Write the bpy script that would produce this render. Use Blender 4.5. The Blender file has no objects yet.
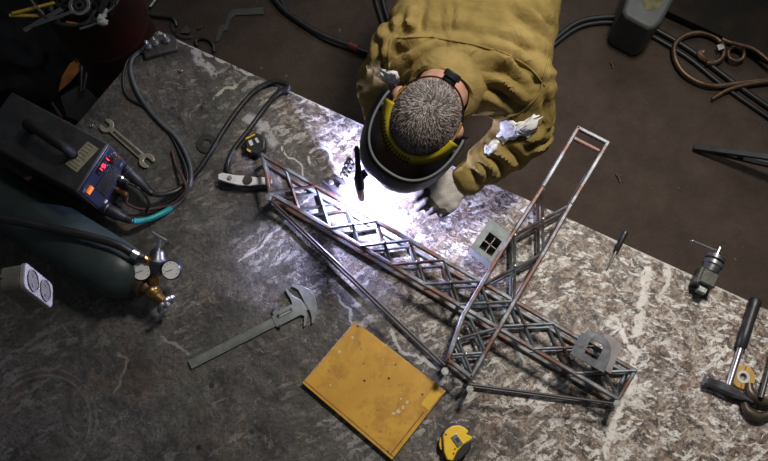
import bpy, bmesh, math, random
from math import sin, cos, pi, radians as R
from mathutils import Vector as V, Matrix as M, noise
from mathutils.bvhtree import BVHTree
random.seed(7)
S = bpy.context.scene
COL = S.collection
# ------------------------------------------------------------------ camera, world, light, exposure
TZ = 0.80                                   # height of the bench top
TILT, DIST, FPX = R(15.0), 2.1, 800.0
CAM = V((0, -DIST*sin(TILT), TZ + DIST*cos(TILT)))
cd = bpy.data.cameras.new('camera'); cam = bpy.data.objects.new('camera', cd); COL.objects.link(cam)
cam.location = CAM; cam.rotation_euler = (TILT, 0, 0)
cd.sensor_width = 36; cd.lens = FPX/768*36; cd.clip_start = 0.05
cd.dof.use_dof = True; cd.dof.focus_distance = 2.03; cd.dof.aperture_fstop = 13
S.camera = cam
S.view_settings.view_transform = 'Standard'; S.view_settings.look = 'None'
S.view_settings.exposure = 0.0; S.view_settings.gamma = 1.0; S.view_settings.use_curve_mapping = False
w = bpy.data.worlds.new('world'); S.world = w; w.use_nodes = True
bg = w.node_tree.nodes['Background']; bg.inputs[0].default_value = (0.85, 0.92, 1.0, 1); bg.inputs[1].default_value = 0.06

def lamp(name, kind, loc, target, power, color, **kw):
    d = bpy.data.lights.new(name, kind); d.energy = power; d.color = color
    for k, v in kw.items(): setattr(d, k, v)
    o = bpy.data.objects.new(name, d); COL.objects.link(o); o.location = loc
    if target is not None:
        o.rotation_euler = (V(target)-V(loc)).to_track_quat('-Z', 'Y').to_euler()
    return o
lamp('workshop_lamp', 'SPOT', (0.95, 1.05, 3.3), (0.58, 0.06, 0.8), 310, (1.0, 0.94, 0.86), spot_size=R(66), spot_blend=1.0, shadow_soft_size=0.22)
lamp('window_light', 'AREA', (1.2, 3.2, 2.9), (0.2, 0.2, 0.8), 30, (0.9, 0.95, 1.0), shape='RECTANGLE', size=2.4, size_y=1.6)
ARC_POWER = 26

# ------------------------------------------------------------------ pixel rays of the 768 x 461 frame
FW, UP = V((0, sin(TILT), -cos(TILT))), V((0, cos(TILT), sin(TILT)))
def ray(px, py): return FW*FPX + V((px-384, 0, 0)) - UP*(py-230.5)
def P(px, py, z=TZ):
    r = ray(px, py); return CAM + r*((z-CAM.z)/r.z)
def PP(px, py, point, normal):
    r = ray(px, py); return CAM + r*((point-CAM).dot(normal)/r.dot(normal))

# ------------------------------------------------------------------ materials
def nd(nt, t, **kw):
    n = nt.nodes.new(t)
    for k, v in kw.items():
        if hasattr(n, k): setattr(n, k, v)
    return n
def setin(n, **kw):
    for k, v in kw.items(): n.inputs[k.replace('_', ' ')].default_value = v
def c4(c): return (c[0], c[1], c[2], 1)
MATS = {}
def pm(name, c1, c2=None, scale=25, rough=0.5, metal=0.0, bump=0.0, bscale=None, lo=0.4, hi=0.65, stretch=None, emit=None, estr=0, c3=None, coat=0, spec=0.5, trans=0):
    if name in MATS: return MATS[name]
    m = bpy.data.materials.new(name); m.use_nodes = True; nt = m.node_tree
    b = nt.nodes['Principled BSDF']
    b.inputs['Base Color'].default_value = c4(c1); b.inputs['Roughness'].default_value = rough; b.inputs['Metallic'].default_value = metal
    b.inputs['Coat Weight'].default_value = coat; b.inputs['Specular IOR Level'].default_value = spec
    tc = nd(nt, 'ShaderNodeTexCoord'); co = tc.outputs['Object']
    if stretch:
        mp = nd(nt, 'ShaderNodeMapping'); mp.inputs['Scale'].default_value = stretch
        nt.links.new(co, mp.inputs[0]); co = mp.outputs[0]
    if c2 is not None:
        n = nd(nt, 'ShaderNodeTexNoise'); setin(n, Scale=scale, Detail=7, Roughness=0.62); nt.links.new(co, n.inputs['Vector'])
        r = nd(nt, 'ShaderNodeValToRGB'); e = r.color_ramp.elements
        e[0].position = lo; e[0].color = c4(c1); e[1].position = hi; e[1].color = c4(c2)
        if c3 is not None:
            k = e.new(min(1, hi+0.12)); k.color = c4(c3)
        nt.links.new(n.outputs[0], r.inputs[0]); nt.links.new(r.outputs[0], b.inputs['Base Color'])
    if bump:
        n2 = nd(nt, 'ShaderNodeTexNoise'); setin(n2, Scale=bscale or scale*3, Detail=6, Roughness=0.6); nt.links.new(co, n2.inputs['Vector'])
        bp = nd(nt, 'ShaderNodeBump'); setin(bp, Strength=bump, Distance=0.004)
        nt.links.new(n2.outputs[0], bp.inputs['Height']); nt.links.new(bp.outputs[0], b.inputs['Normal'])
    if emit: b.inputs['Emission Color'].default_value = c4(emit); b.inputs['Emission Strength'].default_value = estr
    MATS[name] = m; return m

# ------------------------------------------------------------------ mesh builder
class MB:
    def __init__(s): s.bm = bmesh.new()
    def frame(s, p0, p1, hint=V((0, 0, 1))):
        z = (p1-p0).normalized()
        if abs(z.dot(hint)) > 0.98: hint = V((0, 1, 0))
        x = hint.cross(z).normalized(); y = z.cross(x); return x, y, z
    def box(s, c, size, rot=None):
        m = M.Translation(V(c)) @ (rot.to_4x4() if rot is not None else M()) @ M.Diagonal((*size, 1))
        return bmesh.ops.create_cube(s.bm, size=1, matrix=m)['verts']
    def cyl(s, p0, p1, r0, r1=None, n=16, caps=True):
        p0, p1 = V(p0), V(p1); r1 = r0 if r1 is None else r1
        x, y, z = s.frame(p0, p1)
        A = [s.bm.verts.new(p0+(x*cos(2*pi*i/n)+y*sin(2*pi*i/n))*r0) for i in range(n)]
        B = [s.bm.verts.new(p1+(x*cos(2*pi*i/n)+y*sin(2*pi*i/n))*r1) for i in range(n)]
        for i in range(n): s.bm.faces.new((A[i], A[(i+1) % n], B[(i+1) % n], B[i]))
        if caps: s.bm.faces.new(A[::-1]); s.bm.faces.new(B)
    def bar(s, p0, p1, w, h=None, hint=V((0, 0, 1)), ext=0.0):
        p0, p1 = V(p0), V(p1); h = h or w
        x, y, z = s.frame(p0, p1, hint); p0 = p0-z*ext; p1 = p1+z*ext
        rot = M((x, y, z)).transposed()
        return s.box((p0+p1)/2, (w, h, (p1-p0).length), rot)
    def ball(s, c, r, seg=16, scale=(1, 1, 1), rot=None):
        m = M.Translation(V(c)) @ (rot.to_4x4() if rot is not None else M()) @ M.Diagonal((*scale, 1))
        bmesh.ops.create_uvsphere(s.bm, u_segments=seg, v_segments=max(6, seg//2), radius=r, matrix=m)
    def tube(s, pts, r, n=10, sub=6, closed=False, caps=True):
        pts = smooth([V(p) for p in pts], sub, closed) if sub > 1 else [V(p) for p in pts]
        rr = r if callable(r) else (lambda t: r)
        N = len(pts); rings = []; up = None
        for i, p in enumerate(pts):
            a = pts[(i-1) % N] if (closed or i > 0) else pts[0]; b = pts[(i+1) % N] if (closed or i < N-1) else pts[-1]
            t = (b-a).normalized()
            if up is None: up = V((0, 0, 1)) if abs(t.z) < 0.9 else V((0, 1, 0))
            x = up.cross(t).normalized(); y = t.cross(x); up = y
            q = rr(i/max(1, N-1))
            rings.append([s.bm.verts.new(p+(x*cos(2*pi*k/n)+y*sin(2*pi*k/n))*q) for k in range(n)])
        for i in range(N if closed else N-1):
            A, B = rings[i], rings[(i+1) % N]
            for k in range(n): s.bm.faces.new((A[k], A[(k+1) % n], B[(k+1) % n], B[k]))
        if not closed and caps: s.bm.faces.new(rings[0][::-1]); s.bm.faces.new(rings[-1])
    def lathe(s, prof, p0, p1, n=24):               # prof: (radius, distance along the axis p0 -> p1)
        p0, p1 = V(p0), V(p1); x, y, z = s.frame(p0, p1); rings = []
        for r, d in prof:
            r = max(r, 1e-5)
            rings.append([s.bm.verts.new(p0+z*d+(x*cos(2*pi*k/n)+y*sin(2*pi*k/n))*r) for k in range(n)])
        for A, B in zip(rings, rings[1:]):
            for k in range(n): s.bm.faces.new((A[k], A[(k+1) % n], B[(k+1) % n], B[k]))
        s.bm.faces.new(rings[0][::-1]); s.bm.faces.new(rings[-1])
    def prism(s, pts, z0, z1, holes=None, mat=None):   # pts: xy outline
        mat = mat or M()
        if holes:
            n = len(pts)                               # hole with the same number of points: bridged rings
            h = holes
            ring = lambda q, z: [s.bm.verts.new(mat @ V((p[0], p[1], z))) for p in q]
            ot, it, ob, ib = ring(pts, z1), ring(h, z1), ring(pts, z0), ring(h, z0)
            for i in range(n):
                j = (i+1) % n
                s.bm.faces.new((ot[i], ot[j], it[j], it[i])); s.bm.faces.new((ob[j], ob[i], ib[i], ib[j]))
                s.bm.faces.new((ob[i], ob[j], ot[j], ot[i])); s.bm.faces.new((it[i], it[j], ib[j], ib[i]))
            return
        t = [s.bm.verts.new(mat @ V((p[0], p[1], z1))) for p in pts]
        b = [s.bm.verts.new(mat @ V((p[0], p[1], z0))) for p in pts]
        s.bm.faces.new(t); s.bm.faces.new(b[::-1])
        for i in range(len(pts)):
            j = (i+1) % len(pts); s.bm.faces.new((b[i], b[j], t[j], t[i]))
    def build(s, name, mat, parent=None, bevel=0.0, smooth_=True, world=True, segs=2, label=None):
        bmesh.ops.recalc_face_normals(s.bm, faces=s.bm.faces)
        me = bpy.data.meshes.new(name); 
        if parent is not None and world:
            bmesh.ops.transform(s.bm, matrix=parent_world(parent).inverted(), verts=s.bm.verts)
        s.bm.to_mesh(me); s.bm.free()
        o = bpy.data.objects.new(name, me); COL.objects.link(o)
        for mm in (mat if isinstance(mat, (list, tuple)) else [mat]): me.materials.append(mm)
        if parent is not None: o.parent = parent
        if smooth_:
            for p in me.polygons: p.use_smooth = True
            me.set_sharp_from_angle(angle=R(38))
        if bevel:
            b = o.modifiers.new('bevel', 'BEVEL'); b.width = bevel; b.segments = segs; b.limit_method = 'ANGLE'; b.angle_limit = R(40)
        if label: o['label'] = label
        return o
def parent_world(o):
    m = M.LocRotScale(o.location, o.rotation_euler, o.scale)
    return (parent_world(o.parent) @ m) if o.parent else m
def smooth(pts, sub, closed=False):
    out = []; N = len(pts)
    for i in range(N if closed else N-1):
        p1, p2 = pts[i], pts[(i+1) % N]
        p0 = pts[(i-1) % N] if (closed or i > 0) else p1*2-p2
        p3 = pts[(i+2) % N] if (closed or i+2 < N) else p2*2-p1
        for k in range(sub):
            t = k/sub
            out.append(0.5*((2*p1)+(p2-p0)*t+(2*p0-5*p1+4*p2-p3)*t*t+(3*p1-p0-3*p2+p3)*t**3))
    if not closed: out.append(pts[-1])
    return out
def thing(name, label, cat, loc=(0, 0, 0), rz=0.0, group=None):
    o = bpy.data.objects.new(name, None); COL.objects.link(o); o.location = loc; o.rotation_euler = (0, 0, rz)
    o.empty_display_size = 0.05
    o['label'] = label; o['category'] = cat
    if group: o['group'] = group
    return o
def tag(o, label, cat, group=None, kind=None):
    if label: o['label'] = label
    if cat: o['category'] = cat
    if group: o['group'] = group
    if kind: o['kind'] = kind
    return o
def xy(p): return (p.x, p.y)
def lerp(a, b, t): return a+(b-a)*t
def recentre(o):                                   # move a one-mesh thing's origin to its own base
    vs = o.data.vertices
    c = V((sum(v.co.x for v in vs)/len(vs), sum(v.co.y for v in vs)/len(vs), min(v.co.z for v in vs)))
    o.data.transform(M.Translation(-c)); o.location = o.location + c
    return o

black_rubber = pm('black_rubber', (0.012, 0.012, 0.013), (0.022, 0.022, 0.024), 40, rough=0.42, bump=0.1)
cable_black = pm('cable_black', (0.014, 0.014, 0.016), (0.03, 0.03, 0.034), 30, rough=0.36)
cable_grey = pm('cable_grey', (0.06, 0.065, 0.075), (0.10, 0.105, 0.12), 20, rough=0.35)
dark_steel = pm('dark_steel', (0.05, 0.047, 0.045), (0.11, 0.10, 0.095), 30, rough=0.42, metal=0.7, bump=0.2)
bright_steel = pm('bright_steel', (0.55, 0.55, 0.56), (0.72, 0.72, 0.72), 40, rough=0.28, metal=1.0)
dull_steel = pm('dull_steel', (0.30, 0.31, 0.30), (0.46, 0.47, 0.45), 35, rough=0.36, metal=0.85, bump=0.12)
rusty = pm('rusty_steel', (0.10, 0.045, 0.022), (0.20, 0.10, 0.055), 30, rough=0.7, metal=0.2, bump=0.3)
rust_orange = pm('orange_rust', (0.50, 0.16, 0.03), (0.22, 0.08, 0.03), 14, rough=0.8, bump=0.3)
brass = pm('brass', (0.34, 0.21, 0.07), (0.16, 0.09, 0.035), 60, rough=0.38, metal=0.9)
black_paint = pm('black_paint', (0.013, 0.013, 0.014), (0.028, 0.027, 0.026), 25, rough=0.45, bump=0.08)
white_plastic = pm('white_plastic', (0.62, 0.60, 0.56), (0.50, 0.48, 0.43), 18, rough=0.45)

# ================================================================== SETTING
# floor
def floor_tone():
    m = bpy.data.materials.new('dirty_earth_floor'); m.use_nodes = True; nt = m.node_tree; b = nt.nodes['Principled BSDF']; L = nt.links.new
    tc = nd(nt, 'ShaderNodeTexCoord')
    n = nd(nt, 'ShaderNodeTexNoise'); setin(n, Scale=7, Detail=11, Roughness=0.78); L(tc.outputs['Object'], n.inputs['Vector'])
    r = nd(nt, 'ShaderNodeValToRGB'); e = r.color_ramp.elements
    e[0].position = 0.3; e[0].color = (0.038, 0.026, 0.020, 1); e[1].position = 0.72; e[1].color = (0.088, 0.061, 0.046, 1)
    L(n.outputs[0], r.inputs[0])
    n2 = nd(nt, 'ShaderNodeTexNoise'); setin(n2, Scale=90, Detail=4, Roughness=0.6); L(tc.outputs['Object'], n2.inputs['Vector'])
    r2 = nd(nt, 'ShaderNodeValToRGB'); e = r2.color_ramp.elements
    e[0].position = 0.64; e[0].color = (0, 0, 0, 1); e[1].position = 0.70; e[1].color = (0.55, 0.55, 0.55, 1); L(n2.outputs[0], r2.inputs[0])
    mx = nd(nt, 'ShaderNodeMix', data_type='RGBA'); L(r2.outputs[0], mx.inputs[0]); L(r.outputs[0], mx.inputs[6]); mx.inputs[7].default_value = (0.16, 0.11, 0.08, 1)
    v = nd(nt, 'ShaderNodeTexVoronoi'); setin(v, Scale=9); L(tc.outputs['Object'], v.inputs['Vector'])
    lt = nd(nt, 'ShaderNodeMath', operation='LESS_THAN'); lt.inputs[1].default_value = 0.045; L(v.outputs['Distance'], lt.inputs[0])
    mx2 = nd(nt, 'ShaderNodeMix', data_type='RGBA'); L(lt.outputs[0], mx2.inputs[0]); L(mx.outputs[2], mx2.inputs[6]); mx2.inputs[7].default_value = (0.15, 0.115, 0.09, 1)
    L(mx2.outputs[2], b.inputs['Base Color']); b.inputs['Roughness'].default_value = 0.75; b.inputs['Specular IOR Level'].default_value = 0.25
    bp = nd(nt, 'ShaderNodeBump'); setin(bp, Strength=0.4, Distance=0.01); L(n2.outputs[0], bp.inputs['Height']); L(bp.outputs[0], b.inputs['Normal'])
    return m
f = MB(); f.box((0, 1.0, -0.05), (9, 9, 0.1))
tag(f.build('floor', floor_tone()), None, None, kind='structure')

# ------------------------------------------------------------------ workbench with its worn steel top
def bench_mat():
    m = bpy.data.materials.new('worn_bench_steel'); m.use_nodes = True; nt = m.node_tree; b = nt.nodes['Principled BSDF']; L = nt.links.new
    tc = nd(nt, 'ShaderNodeTexCoord'); co = tc.outputs['Object']
    def noise_(scale, detail=8, rough=0.6, dist=0.0, vec=None, typ='FBM', lac=2.0):
        n = nd(nt, 'ShaderNodeTexNoise'); n.noise_type = typ
        setin(n, Scale=scale, Detail=detail, Roughness=rough, Distortion=dist, Lacunarity=lac)
        L(vec or co, n.inputs['Vector']); return n.outputs[0]
    def math_(op, a, b_=None, clamp=False, c=None):
        n = nd(nt, 'ShaderNodeMath', operation=op, use_clamp=clamp)
        for i, v in enumerate((a, b_, c)):
            if v is None: continue
            if isinstance(v, (int, float)): n.inputs[i].default_value = v
            else: L(v, n.inputs[i])
        return n.outputs[0]
    def step(v, lo, hi):
        n = nd(nt, 'ShaderNodeMapRange', interpolation_type='SMOOTHSTEP'); setin(n, From_Min=lo, From_Max=hi); L(v, n.inputs['Value']); return n.outputs[0]
    def mix(f_, a, c):
        n = nd(nt, 'ShaderNodeMix', data_type='RGBA')
        if isinstance(f_, (int, float)): n.inputs[0].default_value = f_
        else: L(f_, n.inputs[0])
        for i, v in ((6, a), (7, c)):
            if isinstance(v, tuple): n.inputs[i].default_value = c4(v)
            else: L(v, n.inputs[i])
        return n.outputs[2]
    sep = nd(nt, 'ShaderNodeSeparateXYZ'); L(co, sep.inputs[0])
    X, Y = sep.outputs[0], sep.outputs[1]
    wv_ = nd(nt, 'ShaderNodeTexNoise'); setin(wv_, Scale=7, Detail=5, Roughness=0.6); L(co, wv_.inputs['Vector'])
    wm = nd(nt, 'ShaderNodeVectorMath', operation='MULTIPLY_ADD'); L(wv_.outputs['Color'], wm.inputs[0]); wm.inputs[1].default_value = (0.05, 0.05, 0); L(co, wm.inputs[2])
    def streak(ang, sc, st, detail=8, rough=0.68):
        mp = nd(nt, 'ShaderNodeMapping', vector_type='TEXTURE'); mp.inputs['Rotation'].default_value = (0, 0, ang); mp.inputs['Scale'].default_value = (1/st, 1, 1); L(wm.outputs[0], mp.inputs[0])
        return noise_(sc, detail, rough, 0.3, mp.outputs[0])
    # paint and plaster spills, most right and far; leftward light falloff coloured in too
    along = math_('ADD', math_('MULTIPLY', X, 0.95), math_('MULTIPLY', Y, 0.38))
    big = noise_(3.1, 6, 0.62)
    spill_falloff = step(math_('ADD', along, math_('MULTIPLY', math_('SUBTRACT', big, 0.5), 1.0)), -0.60, 0.50)
    n1 = noise_(8, 11, 0.72, 0.5)
    n2 = noise_(13, 10, 0.72, 0.5)
    base = mix(step(n1, 0.32, 0.66), (0.040, 0.037, 0.037), (0.130, 0.120, 0.114))
    base = mix(math_('MULTIPLY', step(noise_(5, 8, 0.66, 1.2), 0.50, 0.62), 0.45), base, (0.10, 0.105, 0.085))
    base = mix(math_('MULTIPLY', step(noise_(6.3, 8, 0.68, 0.9), 0.54, 0.66), 0.5), base, (0.13, 0.078, 0.052))
    # tan crust with rust in it
    tan = step(math_('ADD', n2, math_('MULTIPLY', math_('SUBTRACT', spill_falloff, 0.62), 0.34)), 0.40, 0.62)
    base = mix(math_('MULTIPLY', tan, 0.75), base, (0.27, 0.21, 0.165))
    base = mix(math_('MULTIPLY', math_('MULTIPLY', step(noise_(9.7, 10, 0.74, 0.7), 0.48, 0.58), spill_falloff), 0.8), base, (0.16, 0.092, 0.06))
    kf = math_('ADD', math_('MULTIPLY', spill_falloff, 0.86), 0.10); df_ = math_('ADD', math_('MULTIPLY', spill_falloff, 0.55), 0.40)
    # pale scrapes, dark gouges and white flecks, each running its own way
    dens = step(math_('ADD', noise_(6, 7, 0.66), math_('MULTIPLY', math_('SUBTRACT', spill_falloff, 0.5), 0.30)), 0.45, 0.60)
    base = mix(math_('MULTIPLY', math_('MULTIPLY', step(streak(0.95, 75, 0.25, 10, 0.74), 0.54, 0.57), dens), math_('MULTIPLY', kf, 0.5)), base, (0.46, 0.37, 0.29))
    base = mix(math_('MULTIPLY', math_('MULTIPLY', step(streak(2.5, 80, 0.30, 10, 0.74), 0.55, 0.58), dens), math_('MULTIPLY', kf, 0.6)), base, (0.58, 0.49, 0.41))
    base = mix(math_('MULTIPLY', step(streak(1.8, 50, 0.6, 11, 0.78), 0.545, 0.575), math_('MULTIPLY', df_, 0.95)), base, (0.026, 0.023, 0.022))
    base = mix(math_('MULTIPLY', step(streak(0.2, 90, 0.3, 10, 0.74), 0.55, 0.58), math_('MULTIPLY', df_, 0.85)), base, (0.022, 0.019, 0.018))
    def chips(ang, sc, st, lo, hi):
        mp = nd(nt, 'ShaderNodeMapping', vector_type='TEXTURE'); mp.inputs['Rotation'].default_value = (0, 0, ang); mp.inputs['Scale'].default_value = (1/st, 1, 1)
        jw = nd(nt, 'ShaderNodeTexNoise'); setin(jw, Scale=110, Detail=4); L(co, jw.inputs['Vector'])
        jm_ = nd(nt, 'ShaderNodeVectorMath', operation='MULTIPLY_ADD'); L(jw.outputs['Color'], jm_.inputs[0]); jm_.inputs[1].default_value = (0.012, 0.012, 0); L(wm.outputs[0], jm_.inputs[2])
        L(jm_.outputs[0], mp.inputs[0]); v = nd(nt, 'ShaderNodeTexVoronoi'); setin(v, Scale=sc); L(mp.outputs[0], v.inputs['Vector'])
        sp_ = nd(nt, 'ShaderNodeSeparateXYZ'); L(v.outputs['Color'], sp_.inputs[0]); return step(sp_.outputs[0], lo, hi)
    base = mix(math_('MULTIPLY', math_('MULTIPLY', chips(0.8, 130, 0.24, 0.72, 0.74), dens), math_('MULTIPLY', kf, 0.5)), base, (0.56, 0.48, 0.41))
    base = mix(math_('MULTIPLY', chips(2.3, 110, 0.35, 0.76, 0.78), math_('MULTIPLY', df_, 0.75)), base, (0.020, 0.017, 0.016))
    base = mix(math_('MULTIPLY', math_('MULTIPLY', chips(0.3, 90, 0.5, 0.76, 0.79), dens), math_('MULTIPLY', kf, 0.4)), base, (0.17, 0.095, 0.055))
    base = mix(math_('MULTIPLY', math_('MULTIPLY', chips(0.5, 110, 0.28, 0.80, 0.82), step(noise_(5.5, 6, 0.66), 0.44, 0.56)), math_('MULTIPLY', kf, 0.9)), base, (0.78, 0.74, 0.70))
    # blotches with frayed edges: burnt scale and pale plaster
    base = mix(math_('MULTIPLY', step(noise_(15, 12, 0.80, 0.4), 0.56, 0.585), math_('MULTIPLY', df_, 0.8)), base, (0.035, 0.029, 0.026))
    base = mix(math_('MULTIPLY', step(noise_(18.7, 12, 0.80, 0.5), 0.565, 0.59), math_('MULTIPLY', kf, 0.75)), base, (0.56, 0.50, 0.44))
    base = mix(math_('MULTIPLY', step(noise_(27, 12, 0.80, 0.3), 0.60, 0.62), math_('MULTIPLY', kf, 0.9)), base, (0.78, 0.74, 0.70))
    patch = step(math_('ADD', noise_(7.5, 8, 0.7, 0.4), math_('MULTIPLY', math_('SUBTRACT', spill_falloff, 0.5), 0.26)), 0.47, 0.56)
    fl1 = math_('MULTIPLY', step(streak(2.8, 62, 0.4, 11, 0.78), 0.535, 0.56), patch)
    nv = noise_(15, 5, 0.55, 1.0, wm.outputs[0]); vein = math_('SUBTRACT', 1.0, step(math_('ABSOLUTE', math_('SUBTRACT', nv, 0.5)), 0.008, 0.016))
    vein = math_('MULTIPLY', math_('MULTIPLY', vein, step(noise_(33, 6, 0.7), 0.46, 0.54)), step(noise_(4.2, 4), 0.47, 0.58))
    white = math_('MAXIMUM', fl1, math_('MULTIPLY', vein, 0.7))
    base = mix(math_('MULTIPLY', white, math_('ADD', math_('MULTIPLY', spill_falloff, 0.80), 0.12)), base, (0.74, 0.70, 0.66))
    base = mix(math_('MULTIPLY', step(noise_(120, 6, 0.75), 0.52, 0.58), 0.62), base, (0.03, 0.028, 0.027))
    # straight scratches in three directions
    for ang, sc, k in ((0.4, 60, 0.30), (-0.9, 75, 0.28), (1.5, 55, 0.22)):
        mp = nd(nt, 'ShaderNodeMapping', vector_type='TEXTURE'); mp.inputs['Rotation'].default_value = (0, 0, ang); mp.inputs['Scale'].default_value = (14, 1, 1); L(co, mp.inputs[0])
        s_ = math_('MULTIPLY', step(noise_(sc, 4, 0.6, 0.0, mp.outputs[0]), 0.66, 0.72), step(noise_(4+sc*0.05, 3), 0.45, 0.6))
        base = mix(math_('MULTIPLY', s_, k), base, (0.36, 0.34, 0.33))
    # chalk and paint marks with a course of their own, and the pale far edge
    wob = nd(nt, 'ShaderNodeTexNoise'); setin(wob, Scale=26, Detail=4); L(co, wob.inputs['Vector'])
    vm = nd(nt, 'ShaderNodeVectorMath', operation='MULTIPLY_ADD'); L(wob.outputs['Color'], vm.inputs[0]); vm.inputs[1].default_value = (0.035,)*3
    sh = nd(nt, 'ShaderNodeVectorMath', operation='SUBTRACT'); L(co, sh.inputs[0]); sh.inputs[1].default_value = (0.0175, 0.0175, 0); L(sh.outputs[0], vm.inputs[2])
    warped = vm.outputs[0]
    def seg(a, c):
        a, c = V((a.x, a.y, 0)), V((c.x, c.y, 0)); d = c-a
        p = nd(nt, 'ShaderNodeVectorMath', operation='SUBTRACT'); L(warped, p.inputs[0]); p.inputs[1].default_value = a
        dt = nd(nt, 'ShaderNodeVectorMath', operation='DOT_PRODUCT'); L(p.outputs[0], dt.inputs[0]); dt.inputs[1].default_value = d/d.length_squared
        t = math_('MAXIMUM', math_('MINIMUM', dt.outputs['Value'], 1.0), 0.0)
        q = nd(nt, 'ShaderNodeVectorMath', operation='SCALE'); q.inputs[0].default_value = d; L(t, q.inputs['Scale'])
        df = nd(nt, 'ShaderNodeVectorMath', operation='SUBTRACT'); L(p.outputs[0], df.inputs[0]); L(q.outputs[0], df.inputs[1])
        fl = nd(nt, 'ShaderNodeVectorMath', operation='MULTIPLY'); L(df.outputs[0], fl.inputs[0]); fl.inputs[1].default_value = (1, 1, 0)
        ln = nd(nt, 'ShaderNodeVectorMath', operation='LENGTH'); L(fl.outputs[0], ln.inputs[0]); return ln.outputs['Value']
    def path(pts, wd, broken=0.43):
        q = [P(*p) for p in pts]; out = None
        for a, c in zip(q, q[1:]):
            s_ = seg(a, c); out = s_ if out is None else math_('MINIMUM', out, s_)
        mk = math_('SUBTRACT', 1.0, step(out, wd*0.5, wd))
        return math_('MULTIPLY', mk, step(noise_(48, 8, 0.72, 0.4), broken-0.03, broken+0.04))
    for pts, wd, k, colr in (
        ([(648, 268), (644, 288), (641, 312), (636, 330)], 0.014, 0.9, (0.70, 0.66, 0.62)),
        ([(612, 318), (622, 334), (634, 352), (633, 378), (624, 398), (612, 424), (606, 456)], 0.011, 0.95, (0.70, 0.66, 0.62)),
        ([(668, 262), (666, 285), (660, 300)], 0.010, 0.8, (0.66, 0.62, 0.58)),
        ([(624, 400), (640, 408), (655, 404)], 0.006, 0.7, (0.60, 0.56, 0.52)),
        ([(300, 208), (262, 246), (238, 262)], 0.004, 0.6, (0.5, 0.5, 0.48)),
        ([(392, 332), (400, 350), (418, 356), (438, 368)], 0.006, 0.7, (0.55, 0.55, 0.54)),
        ([(330, 290), (350, 310), (352, 330)], 0.004, 0.5, (0.5, 0.5, 0.5)),
        ([(511, 340), (520, 355), (524, 372)], 0.009, 0.8, (0.58, 0.56, 0.54)),
        ([(280, 148), (300, 165), (306, 178)], 0.004, 0.8, (0.6, 0.58, 0.57)),
        ([(118, 352), (130, 358), (122, 378), (116, 390)], 0.005, 0.35, (0.4, 0.36, 0.3)),
        ([(160, 336), (178, 346), (190, 352)], 0.005, 0.5, (0.4, 0.37, 0.33)),
        ([(160, 31), (747, 300)], 0.0075, 0.75, (0.55, 0.53, 0.51)),  # worn far edge, with its bevel highlight put into the colour
        ([(194, 50), (200, 62), (208, 66), (214, 74)], 0.016, 0.55, (0.55, 0.54, 0.55)),
        ([(213, 98), (224, 88), (236, 86)], 0.006, 0.8, (0.5, 0.5, 0.42)),
        ([(248, 118), (268, 130), (272, 142)], 0.018, 0.6, (0.55, 0.53, 0.55))):
        base = mix(math_('MULTIPLY', path(pts, wd), k), base, colr)
    def ring(cx, cy, rad, wd, half=None):
        c = P(cx, cy); p = nd(nt, 'ShaderNodeVectorMath', operation='SUBTRACT'); L(co, p.inputs[0]); p.inputs[1].default_value = (c.x, c.y, TZ)
        ln = nd(nt, 'ShaderNodeVectorMath', operation='LENGTH'); L(p.outputs[0], ln.inputs[0])
        d = math_('ABSOLUTE', math_('SUBTRACT', math_('ADD', ln.outputs['Value'], math_('MULTIPLY', math_('SUBTRACT', wob.outputs[0], 0.5), wd*1.5)), rad))
        return math_('MULTIPLY', math_('SUBTRACT', 1.0, step(d, wd*0.3, wd)), step(noise_(30, 5), 0.42, 0.52))
    base = mix(math_('MULTIPLY', ring(42, 424, 0.118, 0.004), 0.22), base, (0.34, 0.34, 0.33))
    base = mix(math_('MULTIPLY', ring(42, 424, 0.134, 0.004), 0.16), base, (0.34, 0.34, 0.33))
    base = mix(math_('MULTIPLY', ring(320, 158, 0.030, 0.006), 0.8), base, (0.62, 0.60, 0.6))
    base = mix(math_('MULTIPLY', ring(462, 399, 0.020, 0.006), 0.5), base, (0.45, 0.47, 0.46))
    # burnt pits
    vo = nd(nt, 'ShaderNodeTexVoronoi'); setin(vo, Scale=15); L(co, vo.inputs['Vector'])
    pit = math_('MULTIPLY', math_('SUBTRACT', 1.0, step(vo.outputs['Distance'], 0.07, 0.13)), step(noise_(3.3, 3), 0.48, 0.56))
    base = mix(math_('MULTIPLY', pit, 0.9), base, (0.012, 0.011, 0.011))
    # bright spatter beads
    vo2 = nd(nt, 'ShaderNodeTexVoronoi'); setin(vo2, Scale=24); L(co, vo2.inputs['Vector'])
    bead = math_('MULTIPLY', math_('SUBTRACT', 1.0, step(vo2.outputs['Distance'], 0.04, 0.07)), step(noise_(4.1, 3), 0.50, 0.56))
    base = mix(math_('MULTIPLY', bead, 0.5), base, (0.5, 0.48, 0.47))
    L(base, b.inputs['Base Color'])
    rg = math_('ADD', math_('MULTIPLY', n1, 0.35), 0.30)
    L(rg, b.inputs['Roughness']); b.inputs['Specular IOR Level'].default_value = 0.4
    hgt = math_('ADD', math_('MULTIPLY', white, 0.6), math_('ADD', noise_(60, 6, 0.7), math_('MULTIPLY', n2, 0.7)))
    bp = nd(nt, 'ShaderNodeBump'); setin(bp, Strength=0.45, Distance=0.004); L(hgt, bp.inputs['Height']); L(bp.outputs[0], b.inputs['Normal'])
    return m
bench = thing('workbench', 'large worn steel workbench with a stained, paint-spattered top', 'workbench')
corner, far_r, left = P(157, 30), P(747, 300), P(81, 119)
edge_dir = (far_r-corner).normalized(); left_dir = (left-corner).normalized()
C1 = corner+edge_dir*2.15; C3 = corner+left_dir*1.35; C2 = C1+left_dir*1.35+edge_dir*0.3
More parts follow.
